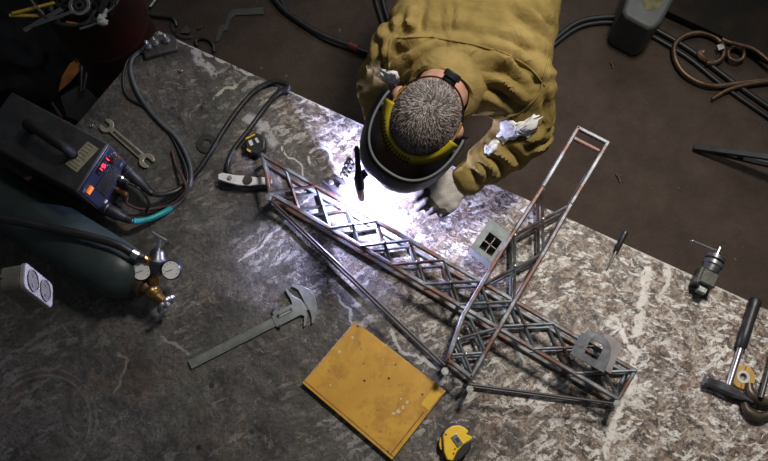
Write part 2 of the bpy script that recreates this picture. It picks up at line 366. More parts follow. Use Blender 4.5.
t = MB(); t.prism([xy(corner), xy(C3), xy(C2), xy(C1)], TZ-0.012, TZ); t.build('tabletop', bench_mat(), bench, bevel=0.002)
fr = MB(); inn = [lerp(q, (corner+C2)/2, 0.06) for q in (corner, C3, C2, C1)]
for i in range(4):
    a, c = inn[i].copy(), inn[(i+1) % 4].copy(); a.z = c.z = TZ-0.042; fr.bar(a, c, 0.05, 0.058)
fr.build('frame', black_paint, bench, bevel=0.003)
for q in inn:
    l = MB(); l.bar(V((q.x, q.y, 0)), V((q.x, q.y, TZ-0.071)), 0.06); l.build('leg', black_paint, bench, bevel=0.003)

# ================================================================== LARGE OBJECTS
# ------------------------------------------------------------------ the welder
def remesh(mb, voxel, iters=4):
    me = bpy.data.meshes.new('tmp'); mb.bm.to_mesh(me); mb.bm.free()
    o = bpy.data.objects.new('tmp', me); COL.objects.link(o)
    md = o.modifiers.new('r', 'REMESH'); md.mode = 'VOXEL'; md.voxel_size = voxel; md.adaptivity = 0
    dg = bpy.context.evaluated_depsgraph_get(); ev = o.evaluated_get(dg)
    res = bpy.data.meshes.new_from_object(ev)
    bpy.data.objects.remove(o); bpy.data.meshes.remove(me)
    bm = bmesh.new(); bm.from_mesh(res); bpy.data.meshes.remove(res)
    for _ in range(iters): bmesh.ops.smooth_vert(bm, verts=bm.verts, factor=0.5, use_axis_x=True, use_axis_y=True, use_axis_z=True)
    out = MB(); out.bm.free(); out.bm = bm; return out
def chain(mb, pts, n=14):                         # pts: (point, radius); overlapping spheres and cones for the remesher
    for (p, r) in pts: mb.ball(p, r, n)
    for (p, r), (q, s_) in zip(pts, pts[1:]):
        mb.cyl(p, q, r*0.995, s_*0.995, n)
def ellip(mb, c, rx, ry, rz, rot=None, seg=20): mb.ball(c, 1, seg, (rx, ry, rz), rot)
def displace(bm, fn):
    bm.normal_update(); new = [v.co+v.normal*fn(v.co, v.normal) for v in bm.verts]
    for v, c in zip(bm.verts, new): v.co = c

# landmarks of the pose (image pixel at an estimated height)
HEAD = P(424, 119, 1.23)
HU = V((-0.06, -0.42, 0.90)).normalized()                       # crown
HF = V((-0.56, -0.80, -0.30)); HF = (HF-HU*HF.dot(HU)).normalized()   # face direction
HR = HF.cross(HU).normalized()                                   # person's right-hand side... image left
HROT = M((HR, HF, HU)).transposed()
def hl(a, b_, c): return HEAD+HR*a+HF*b_+HU*c
NECK = P(449, 82, 1.13)
SH_R = P(401, 52, 1.09)      # image left: his right shoulder
SH_L = P(521, 84, 1.09)      # image right: his left shoulder
CHEST = P(468, 44, 1.07)
BELLY = P(492, -28, 1.02)
PELV = P(502, -92, 0.96)
EL_R = P(381, 84, 0.98)
WR_R = P(390, 138, 0.955)
EL_L = P(526, 134, 1.0)
WR_L = P(464, 180, 0.945)
side = (SH_L-SH_R).normalized()
HIP_R, HIP_L = PELV-side*0.085+V((0, 0, -0.04)), PELV+side*0.085+V((0, 0, -0.04))
def foot(h, dx): return V((h.x+dx, h.y+0.05, 0.09))
KN_R, KN_L = lerp(HIP_R, foot(HIP_R, -0.03), 0.5)+V((0, -0.05, 0)), lerp(HIP_L, foot(HIP_L, 0.03), 0.5)+V((0, -0.05, 0))
AN_R, AN_L = foot(HIP_R, -0.03), foot(HIP_L, 0.03)

person = thing('person', 'person in olive work jacket bending over the bench, arms reaching to the steel truss', 'person', (PELV.x, PELV.y, 0))
skin = pm('skin', (0.50, 0.27, 0.19), (0.44, 0.22, 0.15), 30, rough=0.5)
def jacket_mat():
    m = pm('olive_canvas', (0.180, 0.126, 0.034), (0.30, 0.214, 0.074), 7, rough=0.85, bump=0.0, spec=0.2)
    nt = m.node_tree; b = nt.nodes['Principled BSDF']; L = nt.links.new
    tc = nd(nt, 'ShaderNodeTexCoord')
    n = nd(nt, 'ShaderNodeTexNoise'); setin(n, Scale=14, Detail=5, Roughness=0.5, Distortion=1.2); L(tc.outputs['Object'], n.inputs['Vector'])
    n2 = nd(nt, 'ShaderNodeTexNoise'); setin(n2, Scale=240, Detail=3); L(tc.outputs['Object'], n2.inputs['Vector'])
    b1 = nd(nt, 'ShaderNodeBump'); setin(b1, Strength=0.7, Distance=0.012); L(n.outputs[0], b1.inputs['Height'])
    b2 = nd(nt, 'ShaderNodeBump'); setin(b2, Strength=0.25, Distance=0.001); L(n2.outputs[0], b2.inputs['Height']); L(b1.outputs[0], b2.inputs['Normal'])
    L(b2.outputs[0], b.inputs['Normal']); return m
canvas = jacket_mat()
trouser = pm('dark_trousers', (0.035, 0.03, 0.028), (0.06, 0.05, 0.045), 12, rough=0.9, bump=0.3)

def torso_chain(mb, k):
    for a, r in ((CHEST, 0.120), (BELLY, 0.130), (PELV, 0.128)): pass
    def slab(c, hw, th, ax):
        chain(mb, [(c-ax*hw, th+k), (c+ax*hw, th+k)], 18)
    sl = [(lerp(SH_R, SH_L, 0.5)+V((0, 0, -0.005)), 0.115, 0.074), (CHEST, 0.105, 0.098), (lerp(CHEST, BELLY, 0.5), 0.085, 0.108),
          (BELLY, 0.075, 0.108), (lerp(BELLY, PELV, 0.5), 0.07, 0.11), (PELV, 0.07, 0.118)]
    pts = []
    for i in range(len(sl)-1):
        for t_ in (0, 0.25, 0.5, 0.75):
            slab(lerp(sl[i][0], sl[i+1][0], t_), sl[i][1]*(1-t_)+sl[i+1][1]*t_, sl[i][2]*(1-t_)+sl[i+1][2]*t_, side)
    slab(PELV, 0.07, 0.118, side)
def head_chain(mb):
    ellip(mb, hl(0, -0.004, 0.004), 0.067, 0.080, 0.080, HROT, 24)
    ellip(mb, hl(0, 0.022, -0.055), 0.058, 0.066, 0.072, HROT)
    ellip(mb, hl(0, 0.055, -0.105), 0.032, 0.030, 0.026, HROT)                # chin
    chain(mb, [(hl(0, 0.088, -0.03), 0.010), (hl(0, 0.104, -0.062), 0.014)])   # nose
    for sx in (-1, 1):
        ellip(mb, hl(0.076*sx, -0.012, -0.030), 0.015, 0.022, 0.032, HROT)     # ears
        ellip(mb, hl(0.042*sx, 0.058, -0.055), 0.022, 0.022, 0.022, HROT)
        ellip(mb, hl(0.030*sx, 0.080, -0.022), 0.020, 0.012, 0.008, HROT)
    ellip(mb, hl(0, 0.082, -0.085), 0.026, 0.012, 0.008, HROT)                # lips
    chain(mb, [(hl(0, -0.035, -0.045), 0.060), (NECK, 0.064), (lerp(NECK, CHEST, 0.5)+V((0, 0, -0.05)), 0.05)])
bd = MB(); head_chain(bd); torso_chain(bd, -0.022)
chain(bd, [(NECK, 0.06), (SH_R, 0.058), (EL_R, 0.042), (WR_R, 0.028)]); chain(bd, [(NECK, 0.06), (SH_L, 0.058), (EL_L, 0.042), (WR_L, 0.028)])
chain(bd, [(PELV, 0.09), (HIP_R, 0.082), (KN_R, 0.055), (AN_R, 0.038)]); chain(bd, [(PELV, 0.09), (HIP_L, 0.082), (KN_L, 0.055), (AN_L, 0.038)])
def hand_points(wrist, knuckle, palm_n, curl, spread=1.0, mirror=1):
    """five finger chains from a wrist, a knuckle direction and the normal on the back of the hand"""
    d = (knuckle-wrist).normalized(); n = (palm_n-d*palm_n.dot(d)).normalized(); s_ = d.cross(n)*mirror
    L0 = (knuckle-wrist).length; out = []
    for i, (off, ln) in enumerate(((0.030, 0.068), (0.010, 0.076), (-0.011, 0.070), (-0.030, 0.055))):
        base = knuckle+s_*off*spread-d*abs(off)*0.2
        ch = [(lerp(wrist, base, 0.5), 0.0125), (base, 0.0115)]; dirn = d.copy(); p = base
        for j, fr_ in enumerate((0.45, 0.32, 0.23)):
            a = curl[i]*(0.55, 1.0, 0.75)[j]
            dirn = (dirn*cos(a)-n*sin(a)).normalized(); n2 = (n-dirn*n.dot(dirn))
            n = n2.normalized() if n2.length > 1e-4 else n
            p = p+dirn*ln*fr_*1.12; ch.append((p, 0.0102-0.0011*j))
        n = (palm_n-d*palm_n.dot(d)).normalized()
        out.append(ch)
    tb = lerp(wrist, knuckle, 0.32)+s_*0.024
    t1 = tb+(d*0.55+s_*0.75-n*0.35).normalized()*0.042; t2 = t1+(d*0.95+s_*0.1-n*0.45).normalized()*0.034; t3 = t2+(d*0.9-s_*0.35-n*0.35).normalized()*0.024
    out.append([(lerp(wrist, tb, 0.6), 0.014), (tb, 0.0145), (t1, 0.0125), (t2, 0.0115), (t3, 0.0095)])
    return out, d, n, s_
KN_HL = P(442.5, 196, 0.945); HANDL = hand_points(WR_L, KN_HL, V((0.12, -0.2, 1)), (0.42, 0.55, 0.72, 0.90), spread=1.15, mirror=1)
KN_HR = P(374, 166, 0.935); HANDR = hand_points(WR_R, KN_HR, V((0.3, 0.1, 1)), (0.9, 1.0, 1.05, 1.1), mirror=-1)
def hand_mesh(mb, hand, wrist, knuckle, k):
    ch, d, n, s_ = hand
    for c in ch: chain(mb, [(p, r+k) for p, r in c], 10)
    L0 = (knuckle-wrist).length
    for off in (-0.02, 0, 0.02):
        chain(mb, [(wrist+s_*off*0.7, 0.017+k), (lerp(wrist, knuckle, 0.55)+s_*off, 0.0155+k), (knuckle+s_*off-d*0.004, 0.0125+k)], 10)
hand_mesh(bd, HANDL, WR_L, KN_HL, -0.001); hand_mesh(bd, HANDR, WR_R, KN_HR, -0.001)
ob = remesh(bd, 0.005, 3); body = ob.build('body', skin, person)

# jacket
jk = MB(); torso_chain(jk, 0.0)
chain(jk, [(lerp(NECK, SH_R, 0.45), 0.070), (SH_R, 0.073), (lerp(SH_R, EL_R, 0.5), 0.067), (EL_R, 0.060), (lerp(EL_R, WR_R, 0.5), 0.053), (WR_R, 0.043)], 18)
chain(jk, [(lerp(NECK, SH_L, 0.45), 0.074), (SH_L, 0.082), (lerp(SH_L, EL_L, 0.5), 0.074), (EL_L, 0.064), (lerp(EL_L, WR_L, 0.5), 0.054), (WR_L+(EL_L-WR_L).normalized()*0.012, 0.041)], 18)
chain(jk, [(SH_R, 0.07), (lerp(NECK, CHEST, 0.4)+V((0, 0, -0.03)), 0.085), (SH_L, 0.075)], 18)
hem = PELV+(PELV-BELLY).normalized()*0.07+V((0, 0, -0.05))
chain(jk, [(PELV-side*0.07, 0.122), (hem-side*0.075, 0.125)], 18); chain(jk, [(PELV+side*0.07, 0.122), (hem+side*0.075, 0.125)], 18)
jm = remesh(jk, 0.0055, 8)
arms = [(SH_R, EL_R), (EL_R, WR_R), (SH_L, EL_L), (EL_L, WR_L)]
def folds(co, nrm):
    # folds of cloth: long soft ridges over the back, tighter ones across the sleeves
    best = 9; tt = 0; ax = None
    for a, c in arms:
        d = c-a; u = max(0, min(1, (co-a).dot(d)/d.length_squared)); dist = (co-(a+d*u)).length
        if dist < best: best, tt, ax = dist, u, (a, d)
    arm = max(0, min(1, (0.11-best)/0.03))
    a, d = ax; al = (co-a).dot(d.normalized())
    q = noise.noise(V((al*26+noise.noise(co*9)*1.6, co.x*5, co.y*5+co.z*4)))
    sl = (1-abs(q)*2.1)
    rel = co-NECK; ang = math.atan2(rel.y, rel.x); rad = math.hypot(rel.x, rel.y)
    q2 = noise.noise(V((ang*3.4+noise.noise(co*5)*0.7, rad*5.0, 3.1)))
    bk = (1-abs(q2)*2.2)
    lump = noise.noise(co*11)*0.006
    return arm*sl*0.0085+(1-arm)*bk*0.0075+lump
import numpy as np
jm.bm.normal_update(); J0 = BVHTree.FromBMesh(jm.bm)
def crease(verts_co, pts, depth, sg):
    """valley of cloth with a roll on each side, along a course laid on the jacket"""
    q = []
    for p in smooth([V((330+x/3.2, y/3.2, 0)) for x, y in pts], 6):
        h = J0.ray_cast(CAM, ray(p.x, p.y).normalized())
        if h[0] is not None: q.append(h[0])
    if len(q) < 2: return 0
    q = np.array([list(v) for v in q]); d2 = np.full(len(verts_co), 9.0); tt = np.zeros(len(verts_co)); n_ = len(q)-1
    for k in range(n_):
        a, b_ = q[k], q[k+1]; ab = b_-a; t_ = np.clip(((verts_co-a)@ab)/(ab@ab+1e-9), 0, 1)
        dd = ((verts_co-(a+t_[:, None]*ab))**2).sum(1); m = dd < d2; d2[m] = dd[m]; tt[m] = ((k+t_)/n_)[m]
    d = np.sqrt(d2); env = np.sin(np.clip(tt, 0.02, 0.98)*np.pi)**0.6
    return 1.7*depth*env*(-np.exp(-(d/sg)**2)+0.75*np.exp(-((d-2.1*sg)/(1.2*sg))**2))
vc = np.array([list(v.co) for v in jm.bm.verts]); off = np.zeros(len(vc))
for pts, dp, sg in (
    ([(450, 150), (560, 175), (640, 245), (670, 300)], .010, .011), ([(478, 215), (560, 235), (640, 300)], .011, .010), ([(490, 280), (550, 300), (615, 350)], .011, .010),
    ([(470, 120), (540, 128), (610, 160), (660, 205)], .007, .011), ([(170, 225), (220, 175), (300, 140)], .010, .009), ([(215, 262), (270, 205), (340, 165), (420, 150)], .010, .010),
    ([(235, 290), (300, 235), (380, 190), (440, 185)], .009, .009), ([(150, 125), (168, 190), (150, 245)], .010, .008), ([(185, 85), (215, 110), (290, 100)], .009, .009),
    ([(240, 60), (225, 90), (250, 118)], .009, .008), ([(395, 15), (392, 60), (383, 95)], .006, .006), ([(690, 300), (686, 360), (670, 420)], .009, .008),
    ([(600, 440), (640, 420), (690, 400)], .009, .009), ([(560, 470), (600, 500), (610, 540)], .009, .008), ([(500, 500), (540, 520), (550, 560)], .009, .008),
    ([(470, 520), (500, 540), (500, 575)], .007, .007), ([(440, 545), (470, 560), (470, 590)], .006, .006), ([(620, 480), (650, 460), (690, 450)], .008, .008),
    ([(300, 20), (290, 60), (300, 100)], .007, .010), ([(560, 30), (620, 70), (690, 130)], .007, .013), ([(640, 10), (680, 60), (715, 90)], .007, .011),
    ([(120, 150), (140, 200), (130, 250)], .007, .007), ([(330, 120), (400, 100), (480, 110)], .004, .012)):
    off = off+crease(vc, pts, dp, sg)
for v, o_ in zip(list(jm.bm.verts), off): v.co = v.co+v.normal*float(o_)
for _ in range(3): bmesh.ops.smooth_vert(jm.bm, verts=jm.bm.verts, factor=0.5, use_axis_x=True, use_axis_y=True, use_axis_z=True)
displace(jm.bm, lambda co, n: folds(co, n)*0.75)
displace(jm.bm, lambda co, n: noise.noise(co*34)*0.0025)
jm.bm.normal_update(); JT = BVHTree.FromBMesh(jm.bm)
jacket = jm.build('jacket', canvas, person)
def on_jacket(px, py, off=0.003):
    h = JT.ray_cast(CAM, ray(px, py).normalized())
    return (h[0]+h[1]*off) if h[0] is not None else None
def seam(pts, name, r=0.0026, mat=None):
    q = [on_jacket(*p, off=0.0005) for p in smooth([V((x, y, 0)) for x, y in pts], 8) for p in [(p.x, p.y)]]
    q = [p for p in q if p is not None]
    if len(q) > 3: mb = MB(); mb.tube(q, r, 6, 1); mb.build(name, mat or canvas, jacket)
def seam2(pts, name, r=0.003):
    q = []
    for p in smooth([V((x, y, 0)) for x, y in pts], 8):
        h = on_jacket(p.x, p.y, 0.001)
        if h is not None: q.append(h)
    if len(q) > 3: mb = MB(); mb.tube(q, r, 6, 1); mb.build(name, canvas, jacket)
seam2([(398, 38), (420, 37), (450, 40), (480, 46), (508, 55), (530, 68), (545, 86)], 'yoke_seam', 0.0024)
seam2([(548, 60), (543, 80), (538, 95), (520, 112), (505, 116)], 'sleeve_seam', 0.003)
seam2([(400, 24), (392, 38), (388, 55), (390, 68)], 'sleeve_seam', 0.003)
# collar: a folded strip round the neck
def collar():
    mb = MB(); ax = (HEAD-NECK).normalized(); c0 = lerp(NECK, HEAD, 0.13)+HF*0.004
    xx = side-ax*side.dot(ax); xx.normalize(); yy = ax.cross(xx)
    rings = []
    for j, (rr, hh) in enumerate(((0.068, -0.035), (0.069, 0.0), (0.067, 0.022), (0.067, 0.036), (0.077, 0.036), (0.088, 0.012), (0.098, -0.018))):
        ring_ = []
        for k in range(41):
            a = R(-68)+k/40*R(316); wv = 1+0.03*noise.noise(V((cos(a)*2.2, sin(a)*2.2, j*0.4)))
            ring_.append(mb.bm.verts.new(c0+(xx*cos(a)*1.0+yy*sin(a)*0.92)*rr*wv+ax*(hh+0.008*sin(a*3+j))))
        rings.append(ring_)
    for A, B in zip(rings, rings[1:]):
        for k in range(40): mb.bm.faces.new((A[k], A[k+1], B[k+1], B[k]))
    o = mb.build('collar', canvas, jacket); sd = o.modifiers.new('thick', 'SOLIDIFY'); sd.thickness = 0.004
collar()
# torn sleeves showing the white lining
lining = pm('white_lining', (0.80, 0.79, 0.78), (0.66, 0.65, 0.64), 40, rough=0.9, bump=0.3)
def torn(poly, name='torn_lining', off=0.006):
    cx = sum(p[0] for p in poly)/len(poly); cy = sum(p[1] for p in poly)/len(poly)
    poly = [(lerp(V((*poly[i], 0)), V((*poly[(i+1) % len(poly)], 0)), k/3)) for i in range(len(poly)) for k in range(3)]
    poly = [(cx+(p.x-cx)*1.08+random.uniform(-.9, .9), cy+(p.y-cy)*1.08+random.uniform(-.9, .9)) for p in poly]
    mb = MB(); rings = []
    N = len(poly)
    for t_ in (1.0, 0.72, 0.42, 0.12):
        ring_ = []
        for i, (x, y) in enumerate(poly):
            jx = random.uniform(-0.8, 0.8) if t_ < 1 else 0
            h = on_jacket(cx+(x-cx)*t_+jx, cy+(y-cy)*t_, off*(0.4 if t_ == 1 else 1)+random.uniform(0, 0.004))
            ring_.append(mb.bm.verts.new(h) if h is not None else None)
        rings.append(ring_)
    for A, B in zip(rings, rings[1:]):
        for k in range(N):
            q = (A[k], A[(k+1) % N], B[(k+1) % N], B[k])
            if all(v is not None for v in q) and max((u.co-v.co).length for u in q for v in q) < 0.09: mb.bm.faces.new(q)
    q = [v for v in rings[-1] if v is not None]
    if len(q) > 2: mb.bm.faces.new(q)
    o = mb.build(name, lining, jacket, label='torn white lining'); sd = o.modifiers.new('thick', 'SOLIDIFY'); sd.thickness = 0.003
torn([(502, 122), (509, 118), (517, 122), (526, 119), (533, 115), (541, 117), (536, 124), (534, 131), (527, 138), (520, 135), (513, 140), (508, 137), (504, 143), (499, 136), (503, 130)])
torn([(484, 153), (487, 146), (492, 147), (495, 140), (500, 143), (497, 149), (492, 153), (487, 157)])
torn([(381, 68), (388, 70), (397, 71), (400, 78), (398, 86), (394, 82), (388, 80), (380, 76)])
# trousers and boots
tr = MB(); chain(tr, [(PELV+V((0, 0, -0.03)), 0.112), (HIP_R, 0.098), (KN_R, 0.075), (AN_R, 0.066)], 16); chain(tr, [(PELV+V((0, 0, -0.03)), 0.112), (HIP_L, 0.098), (KN_L, 0.075), (AN_L, 0.066)], 16)
remesh(tr, 0.011, 4).build('trousers', trouser, person)
boot_m = pm('boot_leather', (0.025, 0.02, 0.017), (0.045, 0.035, 0.03), 20, rough=0.6, bump=0.2)
for a in (AN_R, AN_L):
    bt = MB(); chain(bt, [(a+V((0, 0.0, 0.02)), 0.052), (a+V((0, -0.01, -0.04)), 0.046), (a+V((-0.01, -0.13, -0.048)), 0.040), (a+V((-0.01, -0.17, -0.052)), 0.036)], 12)
    bm_ = remesh(bt, 0.007, 3)
    for v in bm_.bm.verts: v.co.z = max(v.co.z, 0.002)
    bm_.build('boot', boot_m, person)
# gloves: knitted grey back, dark coated fingers
knit = pm('knitted_grey', (0.42, 0.39, 0.36), (0.52, 0.48, 0.45), 60, rough=0.95, bump=0.6, bscale=260)
coated = pm('dirty_coating', (0.060, 0.048, 0.044), (0.11, 0.09, 0.08), 50, rough=0.75, bump=0.3)
def glove(hand, wrist, knuckle, elbow):
    mb = MB(); hand_mesh(mb, hand, wrist, knuckle, 0.0025)
    u = (elbow-wrist).normalized(); chain(mb, [(wrist+u*0.035, 0.036), (wrist+u*0.01, 0.034), (wrist-u*0.012, 0.027)], 14)
    g = remesh(mb, 0.0035, 3); d = hand[1]
    fingers = [[p for p, r in c[2:]] for c in hand[0]]
    for fc in g.bm.faces:
        c = fc.calc_center_median()
        fc.material_index = 1 if min((c-p).length for q in fingers for p in q) < 0.0175 else 0
    return g.build('glove', [knit, coated], person)
glove(HANDL, WR_L, KN_HL, EL_L); glove(HANDR, WR_R, KN_HR, EL_R)
# hair: cropped, salt and pepper
hair_m = pm('salt_and_pepper_hair', (0.055, 0.048, 0.046), (0.30, 0.27, 0.26), 75, rough=0.6, lo=0.42, hi=0.66)
hr = MB(); random.seed(3)
def scalp(u, v_):      # direction on the skull
    d = V((cos(u)*sin(v_), sin(u)*sin(v_), cos(v_))); return d, hl(d.x*0.0695, -0.004+d.y*0.0825, 0.006+d.z*0.083)
capv = {}
NU, NV = 48, 20
for i in range(NU):
    for j in range(NV+1):
        u = 2*pi*i/NU; front = max(0, sin(u)); lim = R(108)-R(42)*front**1.5-R(20)*abs(cos(u))
        d, p = scalp(u, lim*(j/NV)); capv[i, j] = hr.bm.verts.new(p) if j else None
top_v = hr.bm.verts.new(scalp(0, 0)[1])
for i in range(NU):
    k = (i+1) % NU; hr.bm.faces.new((top_v, capv[i, 1], capv[k, 1]))
    for j in range(1, NV): hr.bm.faces.new((capv[i, j], capv[i, j+1], capv[k, j+1], capv[k, j]))
hair = hr.build('hair', hair_m, person)
hairs = MB(); grey_h = pm('grey_hair', (0.42, 0.36, 0.33), rough=0.5); dark_h = pm('dark_hair', (0.06, 0.042, 0.034), rough=0.5)
whorl = scalp(R(-80), R(22))[1]
for k in range(9000):
    u = random.uniform(0, 2*pi); front = max(0, sin(u)); lim = R(108)-R(42)*front**1.5-R(20)*abs(cos(u))
    v_ = math.acos(1-random.random()*(1-cos(lim))); d, p = scalp(u, v_)
    n = (HR*d.x+HF*d.y+HU*d.z).normalized(); fl = p-whorl; fl = fl-n*fl.dot(n)
    fl = fl.normalized() if fl.length > 1e-4 else V((1, 0, 0)); tw = n.cross(fl)
    dr = (n*0.45+fl*0.85+tw*0.35+V((random.uniform(-.3, .3), random.uniform(-.3, .3), random.uniform(-.3, .3)))).normalized()
    sx = dr.cross(n).normalized()*0.0007; ln = random.uniform(0.006, 0.011)
    a = hairs.bm.verts.new(p-sx); c = hairs.bm.verts.new(p+sx); e = hairs.bm.verts.new(p+dr*ln)
    fc = hairs.bm.faces.new((a, c, e)); fc.material_index = 0 if random.random() < (0.30+0.3*noise.noise(p*40)) else 1
ho = hairs.build('cropped_strands', [grey_h, dark_h], hair, smooth_=False); ho['kind'] = 'stuff'

# ------------------------------------------------------------------ welding helmet
helm_black = pm('helmet_black', (0.005, 0.005, 0.007), (0.008, 0.008, 0.011), 30, rough=0.45, spec=0.25)
helmet = thing('welding_helmet', "black welding helmet tipped over the person's face, yellow headband round the hair", 'helmet', hl(0, 0, -0.1))
def shell():
    mb = MB(); NA, NH = 44, 14; rows = []
    for j in range(NH+1):
        t_ = j/NH; row = []
        for i in range(NA+1):
            a = R(-102)+R(204)*i/NA                     # 0 = straight ahead
            fw_ = max(0.0, cos(a))
            up = 0.030-0.028*abs(a/R(102))**2.2-t_*(0.235-0.02*(1-fw_))
            flare = 1+0.37*math.sin(min(1, t_/0.42)*pi/2)-1.7*max(0, t_-0.45)**1.5
            rx, ry = 0.097*(1+(flare-1)*0.40), (0.122 if cos(a) > 0 else 0.080)*flare
            s_ = math.copysign(abs(sin(a))**0.85, sin(a)); c_ = math.copysign(abs(cos(a))**0.85, cos(a))
            row.append(mb.bm.verts.new(hl(rx*s_, 0.012+ry*c_, up)))
        rows.append(row)
    for A, B in zip(rows, rows[1:]):
        for i in range(NA): mb.bm.faces.new((A[i], A[i+1], B[i+1], B[i]))
    rim = [v.co.copy() for v in rows[0]]
    o = mb.build('shell', helm_black, helmet); sd = o.modifiers.new('thick', 'SOLIDIFY'); sd.thickness = 0.003; sd.offset = 0
    return o, rim
sh, rim = shell()
rm = MB(); rm.tube(rim, 0.0028, 8, 1); rm.build('rim', pm('rim_grey', (0.16, 0.17, 0.18), rough=0.3), sh)
lens = MB(); lens.box(hl(0, 0.158, -0.085), (0.11, 0.006, 0.09), HROT); lens.build('filter_window', pm('dark_glass', (0.01, 0.02, 0.015), rough=0.08), sh)
yel = pm('yellow_band', (0.44, 0.34, 0.012), (0.36, 0.27, 0.010), 25, rough=0.5)
def strap(mb, a0, a1, up, wd, ex=0.0, n=40, cone=0.0):
    rows = []
    for i in range(n+1):
        a = R(a0)+R(a1-a0)*i/n; rx, ry = 0.074+ex, 0.086+ex
        q = lambda h, e: hl((rx+e)*sin(a), -0.004+(ry+e)*cos(a), up+h)
        rows.append((mb.bm.verts.new(q(-wd/2, cone)), mb.bm.verts.new(q(wd/2, 0))))
    for A, B in zip(rows, rows[1:]): mb.bm.faces.new((A[0], B[0], B[1], A[1]))
hb = MB(); strap(hb, -84, 84, 0.022, 0.028, -0.001, cone=0.020); o = hb.build('headband', yel, helmet); sd = o.modifiers.new('t', 'SOLIDIFY'); sd.thickness = 0.003
hd = MB()
for k in range(-7, 8):
    a = R(k*5.0+22)
    for hh in (0.016, 0.027):
        e = 0.073+0.020*(0.036-hh)/0.028+0.003; p = hl(e*sin(a), -0.004+(e+0.012)*cos(a), hh); q = ((HR*sin(a)+HF*cos(a))*0.8+HU*0.6).normalized(); hd.cyl(p-q*0.002, p+q*0.0012, 0.0020, n=8)
hd.build('strap_holes', helm_black, o)
bb = MB(); strap(bb, 100, 260, -0.006, 0.016, 0.006); o2 = bb.build('back_band', helm_black, helmet); sd = o2.modifiers.new('t', 'SOLIDIFY'); sd.thickness = 0.004
for a0, a1 in ((74, 112), (-112, -74)):
    ob_ = MB(); strap(ob_, a0, a1, 0.004, 0.024, 0.004); o3 = ob_.build('side_strap', pm('tan_strap', (0.30, 0.17, 0.03), rough=0.6), helmet); sd = o3.modifiers.new('t', 'SOLIDIFY'); sd.thickness = 0.004
kb = MB(); kp = hl(0.0, -0.094, -0.002); kb.lathe([(0.016, 0), (0.016, 0.008), (0.020, 0.009), (0.020, 0.02), (0.017, 0.023)], kp, kp-HF*0.02, 20)
kn = kb.build('adjustment_knob', black_rubber, helmet)
for sx in (-1, 1):
    pv = MB(); p = hl(0.083*sx, 0.026, -0.004); pv.cyl(p, p+HR*sx*0.014, 0.012, n=16); pv.build('pivot_knob', helm_black, helmet)

# ------------------------------------------------------------------ the welded truss
steel_bar = pm('welded_bar', (0.13, 0.070, 0.055), (0.16, 0.17, 0.19), 13, rough=0.5, metal=0.6, bump=0.3, lo=0.44, hi=0.54, c3=(0.30, 0.29, 0.29))
steel_brace = pm('welded_brace', (0.10, 0.060, 0.05), (0.17, 0.20, 0.22), 12, rough=0.38, metal=0.75, bump=0.2, lo=0.42, hi=0.55)
TOPZ, BOTZ = TZ+0.073, TZ+0.0065
truss = thing('steel_truss', 'welded steel lattice truss with a crossing mast, lying across the bench', 'truss', P(450, 280))
def part(name, fn, mat=None, bevel=0.0030):
    mb = MB(); fn(mb); return mb.build(name, mat or steel_bar, truss, bevel=bevel, segs=2)
def A_(x, z): return P(x, 155+(x-262)*(371-155)/(635-262), TOPZ)+V((0, 0, z-TOPZ))
def B_(x, z): return P(x, 193+(x-270)*(399-193)/(618-270), TOPZ)+V((0, 0, z-TOPZ))
ax_ = [285, 316, 345.5, 376.5, 410, 444, 480, 515, 554, 593, 635]
bx_ = [270, 299, 330, 360, 392, 425, 459, 496, 534, 575, 618]
CH = 0.0115
for z in (TOPZ, BOTZ):
    part('chord', lambda m: m.bar(A_(262, z), A_(635, z), CH, CH, ext=0.005))
    part('chord', lambda m: m.bar(B_(270, z), B_(618, z), CH, CH, ext=0.005))
    part('end_bar', lambda m: m.bar(A_(262, z), B_(270, z), 0.010))
    part('end_bar', lambda m: m.bar(A_(635, z), B_(618, z), 0.010))
    for k in range(10):
        part('brace', lambda m: m.cyl(A_(ax_[k], z), B_(bx_[k+1], z), 0.0042, n=8), steel_brace, 0)
        part('brace', lambda m: m.cyl(B_(bx_[k], z+0.003), A_(ax_[k+1], z+0.003), 0.0042, n=8), steel_brace, 0)
        if z == TOPZ:
            c = (A_(ax_[k], z)+B_(bx_[k+1], z)+B_(bx_[k], z)+A_(ax_[k+1], z))/4
            part('weld_bead', lambda m: m.ball(c+V((0, 0, 0.003)), 0.0065, 10, (1, 1, 0.8)), dark_steel, 0)
for fn, xs in ((A_, (262, 635, 480)), (B_, (270, 618, 459))):
    for x in xs: part('post', lambda m: m.bar(fn(x, BOTZ), fn(x, TOPZ), 0.010))
MZ = TOPZ+0.0115; MB_ = BOTZ
Lp = [(578, 128), (543, 187), (501, 252), (463, 316), (448, 360)]
Rp = [(607.5, 143), (571, 204), (544, 252), (514, 302), (471, 377)]
def mk(p, z): return P(p[0], p[1], MZ)+V((0, 0, z-MZ))
def poly_bar(m, pts, z):
    for a, c in zip(pts, pts[1:]): m.bar(mk(a, z), mk(c, z), CH, CH, ext=0.0045)
part('mast_chord', lambda m: poly_bar(m, Lp, MZ)); part('mast_chord', lambda m: poly_bar(m, Rp, MZ))
part('mast_chord', lambda m: poly_bar(m, Lp[:3]+[(486, 278)], MB_+0.012)); part('mast_chord', lambda m: poly_bar(m, Rp[:3]+[(518, 296)], MB_+0.012))
part('mast_chord', lambda m: poly_bar(m, [(462, 318), (448, 360)], MB_+0.0)); part('mast_chord', lambda m: poly_bar(m, [(492, 341), (471, 377)], MB_+0.0))
for z in (MZ, MB_+0.012):
    part('mast_end_bar', lambda m: m.bar(mk(Lp[0], z), mk(Rp[0], z), CH, CH, ext=0.005))
for z in (MZ, MB_):
    part('mast_end_bar', lambda m: m.bar(mk(Lp[-1], z), mk(Rp[-1], z), CH, CH, ext=0.005))
